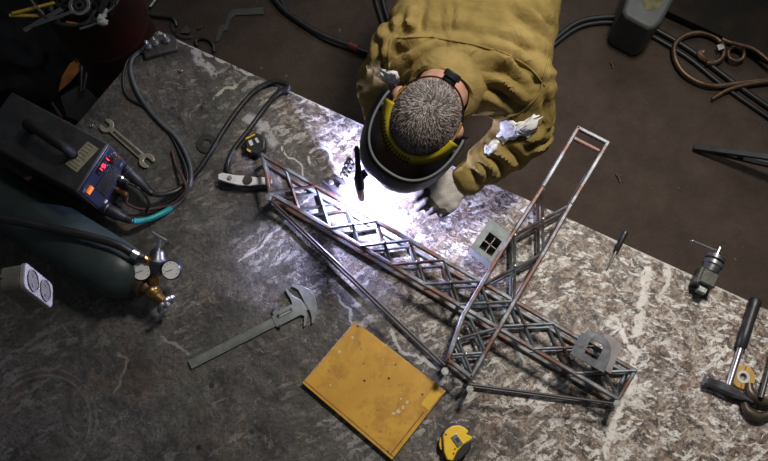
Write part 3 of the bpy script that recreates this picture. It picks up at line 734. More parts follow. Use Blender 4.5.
for p in (Lp[0], Rp[0], Lp[-1], Rp[-1]): part('post', lambda m: m.bar(mk(p, MB_), mk(p, MZ), 0.010))
mast_br = [((542, 189), (543.5, 252)), ((570, 205), (515, 235)), ((515, 235), (514.5, 300)), ((543.5, 253), (485, 284)),
           ((458, 339), (498, 328)), ((458, 340), (471, 372)), ((451, 355), (484, 353)), ((470, 318), (485, 351))]
for z in (MZ-0.002, MB_+0.014):
    for a, c in mast_br:
        part('mast_brace', lambda m: m.cyl(mk(a, z), mk(c, z), 0.0042, n=8), steel_brace, 0)
for c in ((543, 219), (515, 266), (466, 354), (543, 189), (570, 205), (515, 235), (543.5, 252), (458, 339), (484, 353)):
    part('weld_bead', lambda m: m.ball(mk(c, MZ), 0.0065, 10, (1, 1, 0.8)), dull_steel, 0)
for z, dz in ((TOPZ-0.004, MZ-0.006), (BOTZ+0.004, MB_+0.004)):
    part('tie_rod', lambda m: m.cyl(B_(269, z)+V((0.0, -0.014, 0)), mk((445, 365), dz), 0.0034, n=10), pm('tie_steel', (0.045, 0.038, 0.036), (0.075, 0.072, 0.075), 20, rough=0.45, metal=0.4), 0)
    part('tie_rod', lambda m: m.cyl(mk((470, 384), dz), B_(616, z)+V((0.0, -0.014, 0)), 0.0034, n=10), pm('tie_steel', (0.045, 0.038, 0.036), (0.075, 0.072, 0.075), 20, rough=0.45, metal=0.4), 0)
for c in (B_(269, 0), B_(616, 0), mk((445, 365), 0), mk((470, 383), 0)):
    part('bolt', lambda m: (m.cyl(V((c.x, c.y-0.014, BOTZ-0.004)), V((c.x, c.y-0.014, TOPZ+0.008)), 0.005, n=10), m.cyl(V((c.x, c.y-0.014, TOPZ)), V((c.x, c.y-0.014, TOPZ+0.007)), 0.0095, n=6)), dull_steel, 0)

# ------------------------------------------------------------------ torch and arc
ARC = P(356, 203, TOPZ+0.010)
torch = thing('welding_torch', "black welding torch with pink nozzle pointing at the arc, in the person's right hand", 'welding torch', ARC)
tip, cap = P(361, 201, TOPZ+0.026), P(356.5, 146, TOPZ+0.120)
tdir = (cap-tip).normalized(); tl = (cap-tip).length
m_ = MB(); m_.lathe([(0.0070, 0), (0.0098, 0.004), (0.0104, tl*0.22), (0.0090, tl*0.24)], tip, cap, 18); m_.build('nozzle', pm('pink_ceramic', (0.75, 0.42, 0.40), rough=0.4), torch)
m_ = MB(); m_.lathe([(0.0110, tl*0.22), (0.0122, tl*0.26), (0.0125, tl*0.45), (0.0100, tl*0.52), (0.0075, tl*0.58), (0.0062, tl*0.97), (0.004, tl)], tip, cap, 18); m_.build('torch_head', black_rubber, torch)
m_ = MB(); hd0 = tip+tdir*tl*0.40; m_.tube([hd0, lerp(hd0, KN_HR, 0.5)+V((0, 0, 0.006)), KN_HR+V((0.004, 0.0, -0.026)), WR_R+V((0.01, 0.0, -0.03))], 0.0105, 12, 6); m_.build('handle', black_rubber, torch)
m_ = MB(); m_.cyl(tip-tdir*0.006, tip+tdir*0.01, 0.0012, n=8); m_.build('electrode', bright_steel, torch)
m_ = MB(); m_.ball(ARC, 0.004, 12, (1, 1, 0.8)); arc_o = m_.build('welding_arc', pm('arc_plasma', (1, 1, 1), emit=(0.80, 0.82, 1.0), estr=400))
tag(recentre(arc_o), 'blinding blue-white welding arc burning on the truss chord', 'welding arc')
lamp('arc_light', 'POINT', ARC+V((0.002, 0.004, 0.006)), None, ARC_POWER, (0.60, 0.62, 1.0), shadow_soft_size=0.008)

# ------------------------------------------------------------------ welding machine
ZT = 1.02
Fr, Fl, Br = P(109, 143, ZT), P(71, 189, ZT), P(18, 95, ZT)
ux = (Br-Fr).normalized(); uy = (Fl-Fr); wid = uy.length; uy = (uy-ux*uy.dot(ux)).normalized(); ln_ = (Br-Fr).length+0.02
machine = thing('welding_machine', 'black inverter welding machine with carry handle at the left end of the bench', 'welding machine', (Fr.x, Fr.y, TZ))
MR = M((ux, uy, ux.cross(uy))).transposed()
mc = Fr+ux*ln_/2+uy*wid/2
m_ = MB(); m_.box((mc.x, mc.y, TZ+0.012+(ZT-TZ-0.012)/2), (ln_, wid, ZT-TZ-0.012), MR)
m_.build('housing', pm('machine_black', (0.022, 0.022, 0.024), (0.04, 0.04, 0.042), 30, rough=0.5, bump=0.1), machine, bevel=0.005)
for a in (0.1, 0.9):
    for c in (0.12, 0.88):
        p = Fr+ux*ln_*a+uy*wid*c; m_ = MB(); m_.cyl((p.x, p.y, TZ), (p.x, p.y, TZ+0.014), 0.012, n=12); m_.build('foot', black_rubber, machine)
h0, h1 = P(24, 122, ZT+0.045), P(66, 148, ZT+0.045)
h0 = V((h0.x, h0.y, ZT)); h1 = V((h1.x, h1.y, ZT))
m_ = MB(); m_.tube([h0, h0+V((0, 0, 0.034))-ux*0.004, h0+V((0, 0, 0.048))-ux*0.022, h1+V((0, 0, 0.048))+ux*0.022, h1+V((0, 0, 0.034))+ux*0.004, h1], 0.0125, 12, 5); m_.build('carry_handle', pm('handle_black', (0.010, 0.010, 0.010), rough=0.65, spec=0.3), machine)
fn = -ux                                               # outward normal of the front
def FP(px, py, off=0.0): return PP(px, py, Fr+fn*(off+0.0005), fn)
m_ = MB()
q = [Fr+uy*wid*a+V((0, 0, -b_)) for a, b_ in ((0.04, 0.008), (0.96, 0.008), (0.96, 0.197), (0.04, 0.197))]
pc = (q[0]+q[2])/2; m_.box(pc+fn*0.001, (0.004, wid*0.92, 0.189), MR); fpanel = m_.build('front_panel', pm('panel_blue', (0.010, 0.013, 0.032), (0.015, 0.018, 0.042), 20, rough=0.4), machine, bevel=0.001)
def on_front(name, a, v, sa, sv, th, mat, parent=None, bevel=0.0006):
    mb = MB(); c = Fr+uy*wid*a+V((0, 0, -v)); mb.box(c+fn*(0.003+th/2), (th, sa, sv), MR); return mb.build(name, mat, parent or fpanel, bevel=bevel)
disp = on_front('display', 0.36, 0.030, 0.050, 0.026, 0.002, pm('display_black', (0.01, 0.01, 0.012), rough=0.15))
led = pm('red_led', (0.5, 0.01, 0.01), emit=(1.0, 0.02, 0.04), estr=5)
SEG = {'1': 'bc', '5': 'afgcd', '8': 'abcdefg'}
m_ = MB()
for i, chx in enumerate('151'):
    base = Fr+uy*(wid*0.36)+V((0, 0, -0.030))+fn*0.0062
    cx_ = (i-1)*0.0145; hw, hh = 0.0042, 0.0078
    S_ = {'a': (0, hh, 1), 'g': (0, 0, 1), 'd': (0, -hh, 1), 'b': (hw, hh/2, 0), 'c': (hw, -hh/2, 0), 'f': (-hw, hh/2, 0), 'e': (-hw, -hh/2, 0)}
    for s_ in SEG[chx]:
        dx, dz, hor = S_[s_]; m_.box(base-uy*(cx_+dx) + V((0, 0, dz)), (0.0012, (hw*1.7 if hor else 0.0022), (0.0022 if hor else hh*0.9)), MR)
m_.build('digits', led, disp)
def on_round(name, a, v, prof, mat, n=20, parent=None):
    mb = MB(); c = Fr+uy*wid*a+V((0, 0, -v))+fn*0.003; mb.lathe(prof, c, c+fn, n); return mb.build(name, mat, parent or fpanel)
kn_ = on_round('dial_knob', 0.17, 0.050, [(0.013, 0), (0.012, 0.012), (0.010, 0.014)], black_rubber)
m_ = MB()
for k in range(9):
    a = R(-120+30*k+90); c = Fr+uy*wid*0.17+V((0, 0, -0.050))+fn*0.0034; d = uy*cos(a)+V((0, 0, 1))*sin(a); m_.bar(c+d*0.0155, c+d*0.0195, 0.0018, 0.001)
m_.build('dial_marks', white_plastic, fpanel)
on_round('red_button', 0.10, 0.066, [(0.008, 0), (0.008, 0.005), (0.006, 0.007)], pm('red_plastic', (0.30, 0.015, 0.02), rough=0.4))
on_front('orange_switch', 0.83, 0.040, 0.020, 0.016, 0.006, pm('orange_switch', (0.85, 0.22, 0.03), rough=0.4, emit=(1, 0.25, 0.03), estr=0.35))
on_front('small_button', 0.90, 0.018, 0.010, 0.010, 0.003, cable_grey)
for k in range(8): on_front('vent_slat', 0.48, 0.064+k*0.0095, wid*0.52, 0.0055, 0.003, black_paint)
on_front('white_button', 0.80, 0.150, 0.010, 0.010, 0.004, white_plastic)
on_front('grey_socket', 0.12, 0.105, 0.012, 0.010, 0.004, cable_grey)
# rating plate on top
m_ = MB(); pl = [P(88, 141.5, ZT), P(99, 149, ZT), P(77, 172.5, ZT), P(65.5, 164, ZT)]; m_.prism([xy(p) for p in pl], ZT, ZT+0.0012)
plate = m_.build('rating_plate', pm('faded_plate', (0.34, 0.31, 0.22), (0.24, 0.215, 0.15), 60, rough=0.6), machine)
m_ = MB()
for k in range(8):
    a, c = lerp(pl[0], pl[3], 0.08+k*0.12), lerp(pl[1], pl[2], 0.08+k*0.12)
    a2, c2 = lerp(a, c, 0.12), lerp(a, c, 0.5+0.38*random.random()); m_.bar(a2+V((0, 0, 0.0014)), c2+V((0, 0, 0.0014)), 0.0018, 0.0006)
m_.build('print_lines', pm('print_brown', (0.10, 0.085, 0.055), rough=0.7), plate)
# cable sockets
def plug(name, a, v, end, parent=machine):
    c = Fr+uy*wid*a+V((0, 0, -v))+fn*0.002; mb = MB(); L_ = (end-c).length
    mb.lathe([(0.019, 0), (0.019, 0.012), (0.0165, 0.014), (0.0165, L_*0.55), (0.0130, L_*0.62), (0.0115, L_*0.80), (0.0100, L_*0.82), (0.0095, L_)], c, end, 18)
    return c
def plug_obj(a, v, end, label):
    c = Fr+uy*wid*a+V((0, 0, -v))+fn*0.002; mb = MB(); L_ = (end-c).length
    mb.lathe([(0.019, 0), (0.019, 0.012), (0.0165, 0.014), (0.0165, L_*0.55), (0.0130, L_*0.62), (0.0115, L_*0.80), (0.0100, L_*0.82), (0.0095, L_)], c, end, 18)
    return mb
E1, E2 = P(152, 194, 0.852), P(131, 221, 0.852)
fit = MB(); c0 = Fr+uy*wid*0.50+V((0, 0, -0.165)); fit.lathe([(0.010, 0), (0.010, 0.010), (0.007, 0.011), (0.007, 0.022), (0.009, 0.023), (0.009, 0.034), (0.004, 0.04)], c0, c0+fn, 12); fit.build('gas_outlet', brass, machine)
fit = MB(); c1 = Fr+uy*wid*0.30+V((0, 0, -0.140)); fit.lathe([(0.009, 0), (0.009, 0.014), (0.006, 0.016), (0.006, 0.030)], c1, c1+fn, 12); fit.build('control_socket', bright_steel, machine)

# ------------------------------------------------------------------ cables
def cable(name, label, pts, r, mat, cat='cable', sub=6, n=10, group=None, root=None):
    mb = MB(); mb.tube(pts, r, n, sub); o = mb.build(name, mat, root)
    if root is None: tag(recentre(o), label, cat, group)
    return o
zc = TZ+0.0075
ec = thing('earth_cable', 'black earth cable looping from the welding machine to the silver clamp', 'cable', P(220, 130))
mb = plug_obj(0.10, 0.150, E1, ''); mb.build('plug', black_rubber, ec)
cable('wire', None, [E1, P(162, 195, 0.835), P(176, 191, 0.815), P(189, 181, zc), P(200, 168, zc), P(210, 153, zc), P(222, 133, zc), P(237, 111, zc), P(255, 91, zc), P(272, 82, zc+0.002), P(285, 84, zc+0.006), P(289, 88, zc+0.012), P(279, 92, zc+0.006), P(265, 108, zc), P(248, 131, zc), P(234, 149, zc), P(228, 164, zc), P(229, 173, zc+0.01), P(236, 180, zc+0.014)], 0.0072, cable_black, root=ec)
tcab = thing('torch_cable', 'grey torch cable bound with teal tape, running to the far bench corner', 'cable', P(170, 190))
mb = plug_obj(0.90, 0.165, E2, ''); mb.build('plug', black_rubber, tcab)
tpath = [E2, P(140, 221, 0.838), P(152, 218, 0.822), P(168, 210, zc), P(182, 199, zc), P(190, 185, zc+0.012), P(191, 170, zc+0.006), P(186, 154, zc), P(176, 137, zc), P(162, 124, zc), P(150, 111, zc), P(138, 93, zc), P(131, 73, zc), P(132, 60, zc), P(138, 53, zc), P(143, 51, zc)]
cable('wire', None, tpath, 0.0058, cable_grey, root=tcab)
mb = MB(); mb.tube(smooth([V(p) for p in tpath], 8)[2:27], 0.0078, 12, 1); mb.build('teal_tape', pm('teal_tape', (0.02, 0.36, 0.38), (0.015, 0.28, 0.31), 50, rough=0.4), tcab)
cable('control_lead', 'thin black control lead beside the grey torch cable', [c1+fn*0.03, P(124, 181, 0.875), P(140, 189, 0.86), P(149, 203, 0.84), P(146, 212, 0.815), P(153, 212, 0.808), P(172, 200, 0.806), P(186, 186, 0.82), P(186, 168, 0.816), P(176, 145, 0.805), P(164, 125, 0.805), P(148, 109, 0.805), P(128, 97, 0.805), P(123, 80, 0.805), P(127, 62, 0.805), P(134, 55, 0.805)], 0.0035, cable_black)
cable('gas_lead', 'thin reddish-black gas lead from the brass outlet of the welding machine', [c0+fn*0.038, P(127, 203, 0.845), P(140, 209, 0.825), P(158, 208, 0.810), P(174, 203, 0.812), P(186, 190, 0.826), P(183, 178, 0.83), P(176, 165, 0.81), P(172, 150, 0.806)], 0.0038, pm('braid', (0.05, 0.02, 0.02), (0.12, 0.06, 0.06), 200, rough=0.6))

# ------------------------------------------------------------------ gas cylinder with valve
cz = TZ+0.073
g0, g1 = P(-70, 154, cz), P(140, 284, cz); gd = (g1-g0).normalized()
gas = thing('gas_cylinder', 'dark green gas cylinder lying on the bench below the welding machine', 'gas cylinder', (lerp(g0, g1, 0.5).x, lerp(g0, g1, 0.5).y, TZ))
L_ = (g1-g0).length
mb = MB(); mb.lathe([(0.03, 0), (0.060, 0.006), (0.072, 0.03), (0.072, L_-0.085), (0.070, L_-0.06), (0.062, L_-0.03), (0.046, L_-0.010), (0.030, L_)], g0, g1, 48)
mb.build('body', pm('cylinder_green', (0.028, 0.043, 0.042), (0.044, 0.064, 0.062), 12, rough=0.42, bump=0.08), gas)
mb = MB(); mb.lathe([(0.034, L_-0.006), (0.034, L_+0.014), (0.022, L_+0.016), (0.018, L_+0.03)], g0, g1, 24); mb.build('neck_ring', pm('neck_brown', (0.10, 0.06, 0.03), (0.05, 0.03, 0.02), 40, rough=0.5, metal=0.5), gas)
vp = g1+gd*0.035; wv = P(166, 304, cz)
wdir = (wv-vp).normalized()
mb = MB(); mb.lathe([(0.016, -0.015), (0.018, 0.0), (0.018, 0.018), (0.013, 0.02), (0.012, (wv-vp).length-0.01)], vp, wv, 14); valve = mb.build('valve', brass, gas)
mb = MB(); mb.ball(vp, 0.020, 14); mb.build('valve_body', brass, gas)
mb = MB(); xx, yy, zz = mb.frame(vp, wv)
rp = [wv+(xx*cos(a)+yy*sin(a))*(0.021+0.0022*cos(6*a)) for a in [2*pi*k/36 for k in range(36)]]
mb.tube(rp, 0.0062, 8, 1, closed=True)
for k in range(3):
    a = k*pi/3; d = xx*cos(a)+yy*sin(a); mb.bar(wv-d*0.02, wv+d*0.02, 0.006, 0.005)
mb.cyl(wv-wdir*0.012, wv+wdir*0.01, 0.0075, n=10); mb.build('handwheel', dull_steel, gas)

reg = thing('gas_regulator', 'brass gas regulator with two white-faced gauges on the cylinder valve', 'gas regulator', (vp.x, vp.y, TZ))
rc = P(156, 266, 0.90)
mb = MB(); mb.lathe([(0.012, 0), (0.012, 0.02), (0.016, 0.021), (0.016, 0.034), (0.011, 0.036), (0.011, (rc-vp).length)], vp, rc, 12); mb.build('inlet', brass, reg)
rt = P(159, 240, 0.93); rdir = (rt-rc).normalized()
mb = MB(); mb.lathe([(0.018, -0.020), (0.024, -0.012), (0.024, 0.010), (0.027, 0.011), (0.027, 0.018), (0.020, 0.024), (0.016, 0.038), (0.010, 0.044)], rc, rt, 20); mb.build('bonnet', pm('gunmetal', (0.09, 0.09, 0.11), (0.15, 0.15, 0.17), 30, rough=0.35, metal=0.9), reg)
mb = MB(); sc = rc+rdir*0.075; mb.cyl(rc+rdir*0.04, sc, 0.0052, n=10); pdir = (P(165, 250, sc.z)-P(151, 242, sc.z)).normalized(); mb.cyl(sc-pdir*0.022, sc+pdir*0.022, 0.0036, n=10); mb.build('t_screw', bright_steel, reg)
dial_m = pm('dial_white', (0.82, 0.82, 0.81), (0.76, 0.76, 0.75), 30, rough=0.3)
for gx, gy in ((141.5, 271), (171, 270)):
    gp = P(gx, gy, 0.915); gn = V((0.0, -0.28, 0.96)).normalized()
    mb = MB(); mb.lathe([(0.020, -0.024), (0.0245, -0.022), (0.0245, -0.001), (0.0225, 0.002), (0.0225, 0.0)], gp, gp+gn, 28); g_ = mb.build('gauge', pm('gauge_black', (0.02, 0.02, 0.025), rough=0.3), reg)
    mb = MB(); mb.lathe([(0.0215, -0.002), (0.0215, 0.0022)], gp, gp+gn, 28); mb.build('dial', dial_m, g_)
    mb = MB(); q0 = gp+gn*0.0028; fx, fy, fz = mb.frame(gp, gp+gn)
    for k in range(9):
        a = R(-30+30*k); d = fx*cos(a)+fy*sin(a); mb.bar(q0+d*0.0155, q0+d*0.019, 0.0010, 0.0006)
    d = fx*cos(R(200))+fy*sin(R(200)); mb.bar(q0-d*0.004, q0+d*0.014, 0.0014, 0.0006); mb.build('needle', black_paint, g_)
    mb = MB(); mb.cyl(gp-gn*0.014, rc-rdir*0.004, 0.0065, n=10); mb.build('gauge_stem', brass, reg)
ho_ = P(143, 257, 0.935)
mb = MB(); mb.cyl(rc, ho_, 0.008, n=8); mb.cyl(lerp(rc, ho_, 0.45), lerp(rc, ho_, 0.75), 0.012, n=6); mb.build('outlet', brass, reg)
mb = MB(); s2 = rc+(rc-ho_).normalized()*0.028; mb.cyl(rc, s2, 0.007, n=8); mb.build('relief_valve', brass, reg)
hose = thing('gas_hose', 'thick black gas hose lying over the green cylinder to the regulator', 'hose', P(60, 232, TZ))
cable('rubber_hose', None, [P(-60, 196, 0.99), P(-20, 214, 0.985), P(20, 222, 0.975), P(60, 230, 0.965), P(95, 238, 0.960), P(120, 246, 0.955), P(134, 254, 0.945), ho_], 0.0108, black_rubber, root=hose)
mb = MB(); q0, q1 = P(132, 252.5, 0.9455), P(138, 256, 0.94); mb.cyl(q0, q1, 0.0135, n=14); mb.build('hose_clip', bright_steel, hose)

# ------------------------------------------------------------------ double power socket
sk = thing('power_socket', 'cream double power socket hanging on a grey cord at the left edge', 'power socket', P(37.5, 286, 1.42))
sc_ = P(37.5, 286, 1.42); vw = (CAM-sc_).normalized()
hx_ = V((0.985, 0.17, 0)); hx_ = (hx_-vw*hx_.dot(vw)).normalized(); hy_ = vw.cross(hx_)
sn = (vw*0.40+hx_*0.9165).normalized(); e1 = (hx_*0.40-vw*0.9165).normalized(); e2 = hy_
sl_ = (e1*0.90-e2*0.436).normalized(); st = sn.cross(sl_); SR = M((sl_, st, sn)).transposed()
def rrect(w_, h_, r_, k=6):
    out = []
    for cx_, cy_, a0 in ((w_/2-r_, h_/2-r_, 0), (-w_/2+r_, h_/2-r_, 90), (-w_/2+r_, -h_/2+r_, 180), (w_/2-r_, -h_/2+r_, 270)):
        for i in range(k+1): a = R(a0+90*i/k); out.append((cx_+r_*cos(a), cy_+r_*sin(a)))
    return out
SM = M.Translation(sc_) @ SR.to_4x4()
cream = pm('cream_plastic', (0.22, 0.20, 0.16), (0.13, 0.115, 0.085), 30, rough=0.5)
mb = MB(); mb.prism(rrect(0.108, 0.046, 0.010), -0.042, -0.004, mat=SM); mb.build('case', cream, sk, bevel=0.004)
mb = MB(); mb.prism(rrect(0.112, 0.050, 0.012), -0.006, 0.003, mat=SM); face = mb.build('face', pm('face_white', (0.42, 0.37, 0.37), (0.34, 0.30, 0.29), 25, rough=0.5), sk, bevel=0.002)
for sx in (-0.024, 0.024):
    mb = MB(); q = [(sx+0.0205*cos(2*pi*k/28), 0.0205*sin(2*pi*k/28)) for k in range(28)]; q2 = [(sx+0.0185*cos(2*pi*k/28), 0.0185*sin(2*pi*k/28)) for k in range(28)]
    mb.prism(q, 0.003, 0.0052, holes=q2, mat=SM); w_ = mb.build('socket_well', cream, face)
    mb = MB(); mb.prism(q2, 0.0031, 0.0038, mat=SM); mb.build('well_floor', pm('well_tan', (0.13, 0.105, 0.07), (0.09, 0.07, 0.045), 60, rough=0.6), w_)
    mb = MB()
    for yy_ in (-0.0095, 0.0095): mb.cyl(SM @ V((sx, yy_, 0.0036)), SM @ V((sx, yy_, 0.0046)), 0.0030, n=10)
    mb.build('pin_hole', black_paint, w_)
mb = MB(); cpt = SM @ V((-0.050, 0.0, -0.036)); mb.tube([cpt, cpt+V((-0.05, 0.02, 0.02)), cpt+V((-0.14, 0.04, 0.12)), cpt+V((-0.22, 0.06, 0.40)), cpt+V((-0.26, 0.07, 0.9)), cpt+V((-0.27, 0.07, 1.5))], 0.0046, 10, 6); mb.build('cord', cable_grey, sk)

# ================================================================== THINGS ON THE BENCH
def lying(p0, p1, z=TZ):
    a, c = P(*p0, z), P(*p1, z); d = c-a; return a, math.atan2(d.y, d.x), d.length
def prism_px(mb, pts, ztop, z0, z1): mb.prism([xy(P(x, y, ztop)) for x, y in pts], z0, z1)

# vernier caliper
a, rz, Lc = lying((190, 365), (314, 302), TZ+0.004)
cal = thing('vernier_caliper', 'steel vernier caliper lying open on the bench left of the yellow folder', 'caliper', (a.x, a.y, TZ), rz)
def lp(name, mat, pts, z0, z1, parent=cal, bevel=0.0006, holes=None):
    mb = MB(); mb.prism(pts, z0, z1, holes=holes); return mb.build(name, mat, parent, bevel=bevel, world=False)
cs = pm('caliper_steel', (0.21, 0.225, 0.21), (0.29, 0.305, 0.29), 40, rough=0.40, metal=0.55)
hw = 0.0115
beam = lp('beam', cs, [(0, -hw), (Lc, -hw), (Lc, hw), (0, hw)], 0.003, 0.0075)
mb = MB()
for k in range(70):
    x = 0.02+k*0.0035; mb.box((x, -hw*0.62 if k % 5 else -hw*0.45, 0.0077), (0.0006, hw*0.5 if k % 5 else hw*0.85, 0.0003))
mb.build('scale_marks', black_paint, beam, world=False)
# fixed jaw at the far end: long jaw down, short jaw up
fixed = lp('fixed_jaw', cs, [(Lc-0.020, -0.012), (Lc-0.022, -0.030), (Lc-0.030, -0.048), (Lc-0.026, -0.049), (Lc-0.010, -0.034), (Lc+0.002, -0.014), (Lc+0.008, 0.014), (Lc+0.004, 0.034), (Lc-0.010, 0.052), (Lc-0.030, 0.066), (Lc-0.033, 0.062), (Lc-0.022, 0.046), (Lc-0.022, 0.012)], 0.002, 0.009)
sld = lp('slider', cs, [(Lc-0.112, -0.0155), (Lc-0.045, -0.0155), (Lc-0.038, -0.022), (Lc-0.052, -0.046), (Lc-0.046, -0.046), (Lc-0.028, -0.020), (Lc-0.026, 0.018), (Lc-0.040, 0.036), (Lc-0.048, 0.064), (Lc-0.052, 0.062), (Lc-0.050, 0.030), (Lc-0.052, 0.020), (Lc-0.095, 0.020), (Lc-0.098, 0.026), (Lc-0.106, 0.026), (Lc-0.106, 0.017), (Lc-0.112, 0.0155)], 0.0015, 0.010)
lp('window', pm('window_dark', (0.10, 0.11, 0.10), (0.16, 0.17, 0.15), 60, rough=0.4, metal=0.6), [(Lc-0.098, 0.002), (Lc-0.058, 0.002), (Lc-0.058, 0.011), (Lc-0.098, 0.011)], 0.0098, 0.0106, sld, 0)
lp('vernier_plate', pm('vernier_light', (0.45, 0.46, 0.42), rough=0.35, metal=0.6), [(Lc-0.095, 0.0035), (Lc-0.061, 0.0035), (Lc-0.061, 0.0075), (Lc-0.095, 0.0075)], 0.0104, 0.0114, sld, 0)
for x, y in ((-0.096, 0.009), (-0.060, 0.009), (-0.102, 0.028), (-0.104, -0.017)):
    mb = MB(); mb.cyl((Lc+x, y, 0.006), (Lc+x, y, 0.0135), 0.0035, n=12); mb.build('screw', dark_steel, sld, world=False)

# yellow folder
fold = thing('folder', 'worn yellow cardboard folder lying on the bench in front of the truss', 'folder', P(374, 390))
fpx = [(355, 321), (446, 391), (392, 460), (302, 383)]
fq = [P(x, y, TZ+0.016) for x, y in fpx]
card = pm('yellow_card', (0.50, 0.255, 0.026), (0.62, 0.345, 0.045), 7, rough=0.45, bump=0.1, lo=0.35, hi=0.6, coat=0.15)
def worn_card():
    nt = card.node_tree; b = nt.nodes['Principled BSDF']; L = nt.links.new; old = b.inputs['Base Color'].links[0].from_socket
    tc = nd(nt, 'ShaderNodeTexCoord')
    def layer(old, sc, lo, hi, colr, k, typ='N'):
        n = nd(nt, 'ShaderNodeTexNoise'); setin(n, Scale=sc, Detail=8, Roughness=0.7); L(tc.outputs['Object'], n.inputs['Vector'])
        r = nd(nt, 'ShaderNodeMapRange'); setin(r, From_Min=lo, From_Max=hi, To_Max=k); L(n.outputs[0], r.inputs['Value'])
        mx = nd(nt, 'ShaderNodeMix', data_type='RGBA'); L(r.outputs[0], mx.inputs[0]); L(old, mx.inputs[6]); mx.inputs[7].default_value = c4(colr); return mx.outputs[2]
    c = layer(old, 10, 0.50, 0.68, (0.30, 0.12, 0.015), 0.75); c = layer(c, 55, 0.60, 0.70, (0.14, 0.055, 0.02), 0.7); c = layer(c, 24, 0.62, 0.72, (0.10, 0.045, 0.02), 0.6)
    L(c, b.inputs['Base Color'])
worn_card()
def shr(q, k, c=None):
    c = c or sum(q, V())/len(q); return [c+(p-c)*k for p in q]
mb = MB(); mb.prism([xy(p) for p in fq], TZ+0.0005, TZ+0.003); mb.build('back_cover', card, fold, bevel=0.001)
mb = MB(); mb.prism([xy(p) for p in shr(fq, 0.975)], TZ+0.003, TZ+0.013); mb.build('paper_stack', pm('paper_edge', (0.62, 0.58, 0.52), (0.5, 0.45, 0.38), 60, rough=0.8), fold)
mb = MB(); mb.prism([xy(p) for p in fq], TZ+0.013, TZ+0.016); cov = mb.build('front_cover', card, fold, bevel=0.0012)
def fuv(u, v, z): return V((*xy(lerp(lerp(fq[0], fq[1], u), lerp(fq[3], fq[2], u), v)), z))
tape_y = pm('yellow_sticker', (0.70, 0.43, 0.05), (0.62, 0.37, 0.04), 30, rough=0.35)
mb = MB(); mb.prism([xy(fuv(u, v, 0)) for u, v in ((0.90, 0.06), (0.985, 0.06), (0.985, 0.30), (0.90, 0.30))], TZ+0.016, TZ+0.0166); mb.build('sticker', tape_y, cov)
edge_d = pm('worn_edge', (0.33, 0.15, 0.02), (0.20, 0.08, 0.015), 50, rough=0.7)
mb = MB(); mb.prism([xy(fuv(u, v, 0)) for u, v in ((0.0, 0.955), (1, 0.955), (1, 0.970), (0, 0.970))], TZ+0.016, TZ+0.0163); mb.build('crease', edge_d, cov)
mb = MB(); mb.prism([xy(fuv(u, v, 0)) for u, v in ((0.955, 0.35), (0.968, 0.35), (0.968, 0.97), (0.955, 0.97))], TZ+0.016, TZ+0.0163); mb.build('crease', edge_d, cov)
mb = MB(); mb.prism([xy(fuv(u, v, 0)) for u, v in ((0.0, 0.0), (0.012, 0.0), (0.020, 0.2), (0.008, 0.45), (0.016, 0.7), (0.006, 0.9), (0.0, 1.0))], TZ+0.0155, TZ+0.0164); mb.build('worn_spine', pm('spine_pale', (0.50, 0.36, 0.22), (0.36, 0.20, 0.10), 90, rough=0.8), cov)
mb = MB(); mb.prism([xy(fuv(u, v, 0)) for u, v in ((0.0, 0.0), (0.10, 0.0), (0.06, 0.022), (0.02, 0.03), (0.0, 0.06))], TZ+0.0155, TZ+0.0165); mb.build('worn_corner', MATS['spine_pale'], cov)
wsc = pm('scuff_white', (0.62, 0.50, 0.34), rough=0.7)
for u, v, s1 in ((0.08, 0.18, .006), (0.07, 0.42, .007), (0.80, 0.38, .008), (0.80, 0.46, .007), (0.79, 0.53, .010), (0.77, 0.58, .007), (0.74, 0.40, .005), (0.20, 0.80, .004)):
    mb = MB(); c = fuv(u, v, TZ+0.0165); q = [(c.x+s1*random.uniform(.3, .8)*cos(k*pi/4), c.y+s1*random.uniform(.3, .8)*sin(k*pi/4)) for k in range(8)]; mb.prism(q, TZ+0.016, TZ+0.0164); mb.build('scuff', wsc, cov)
dsc = pm('ink_dark', (0.07, 0.035, 0.015), rough=0.7)
for u, v in ((0.30, 0.35), (0.55, 0.30), (0.66, 0.90), (0.40, 0.50), (0.86, 0.20), (0.93, 0.97), (0.05, 0.03), (0.52, 0.12)):
    mb = MB(); c = fuv(u, min(v, 0.96), TZ+0.0165); s1 = random.uniform(.002, .0045); q = [(c.x+s1*random.uniform(.5, 1)*cos(k*pi/4), c.y+s1*random.uniform(.5, 1)*sin(k*pi/4)) for k in range(8)]; mb.prism(q, TZ+0.016, TZ+0.0164); mb.build('stain', dsc, cov)

# yellow tape measure
ty = thing('tape_measure', 'yellow tape measure with black grip near the bottom of the bench', 'tape measure', P(455, 443))
zt = TZ+0.034
body_o = [(443, 436), (446, 430), (452, 426), (459, 425), (464, 427), (469, 431), (466, 434), (473, 437), (471, 440), (463, 445), (457, 452), (453, 461), (447, 460), (444, 452), (443.5, 444)]
mb = MB(); prism_px(mb, body_o, zt, TZ+0.004, zt); tb_ = mb.build('case', pm('tape_yellow', (0.80, 0.50, 0.025), (0.86, 0.57, 0.06), 20, rough=0.35, coat=0.3), ty, bevel=0.003)
mb = MB(); prism_px(mb, [(470, 440), (471.5, 446), (468, 453), (460, 460), (454, 463), (450, 461), (456, 451), (463, 444)], zt-0.004, TZ+0.002, zt-0.005); mb.build('rubber_grip', black_rubber, ty, bevel=0.003)
mb = MB(); prism_px(mb, [(441.5, 436), (445, 429), (452, 424.5), (459, 423.5), (465, 425), (464, 428), (452, 428), (446, 433), (444.5, 452), (442, 447)], zt-0.006, TZ, zt-0.007); mb.build('purple_band', pm('band_purple', (0.06, 0.05, 0.12), rough=0.4), ty, bevel=0.002)
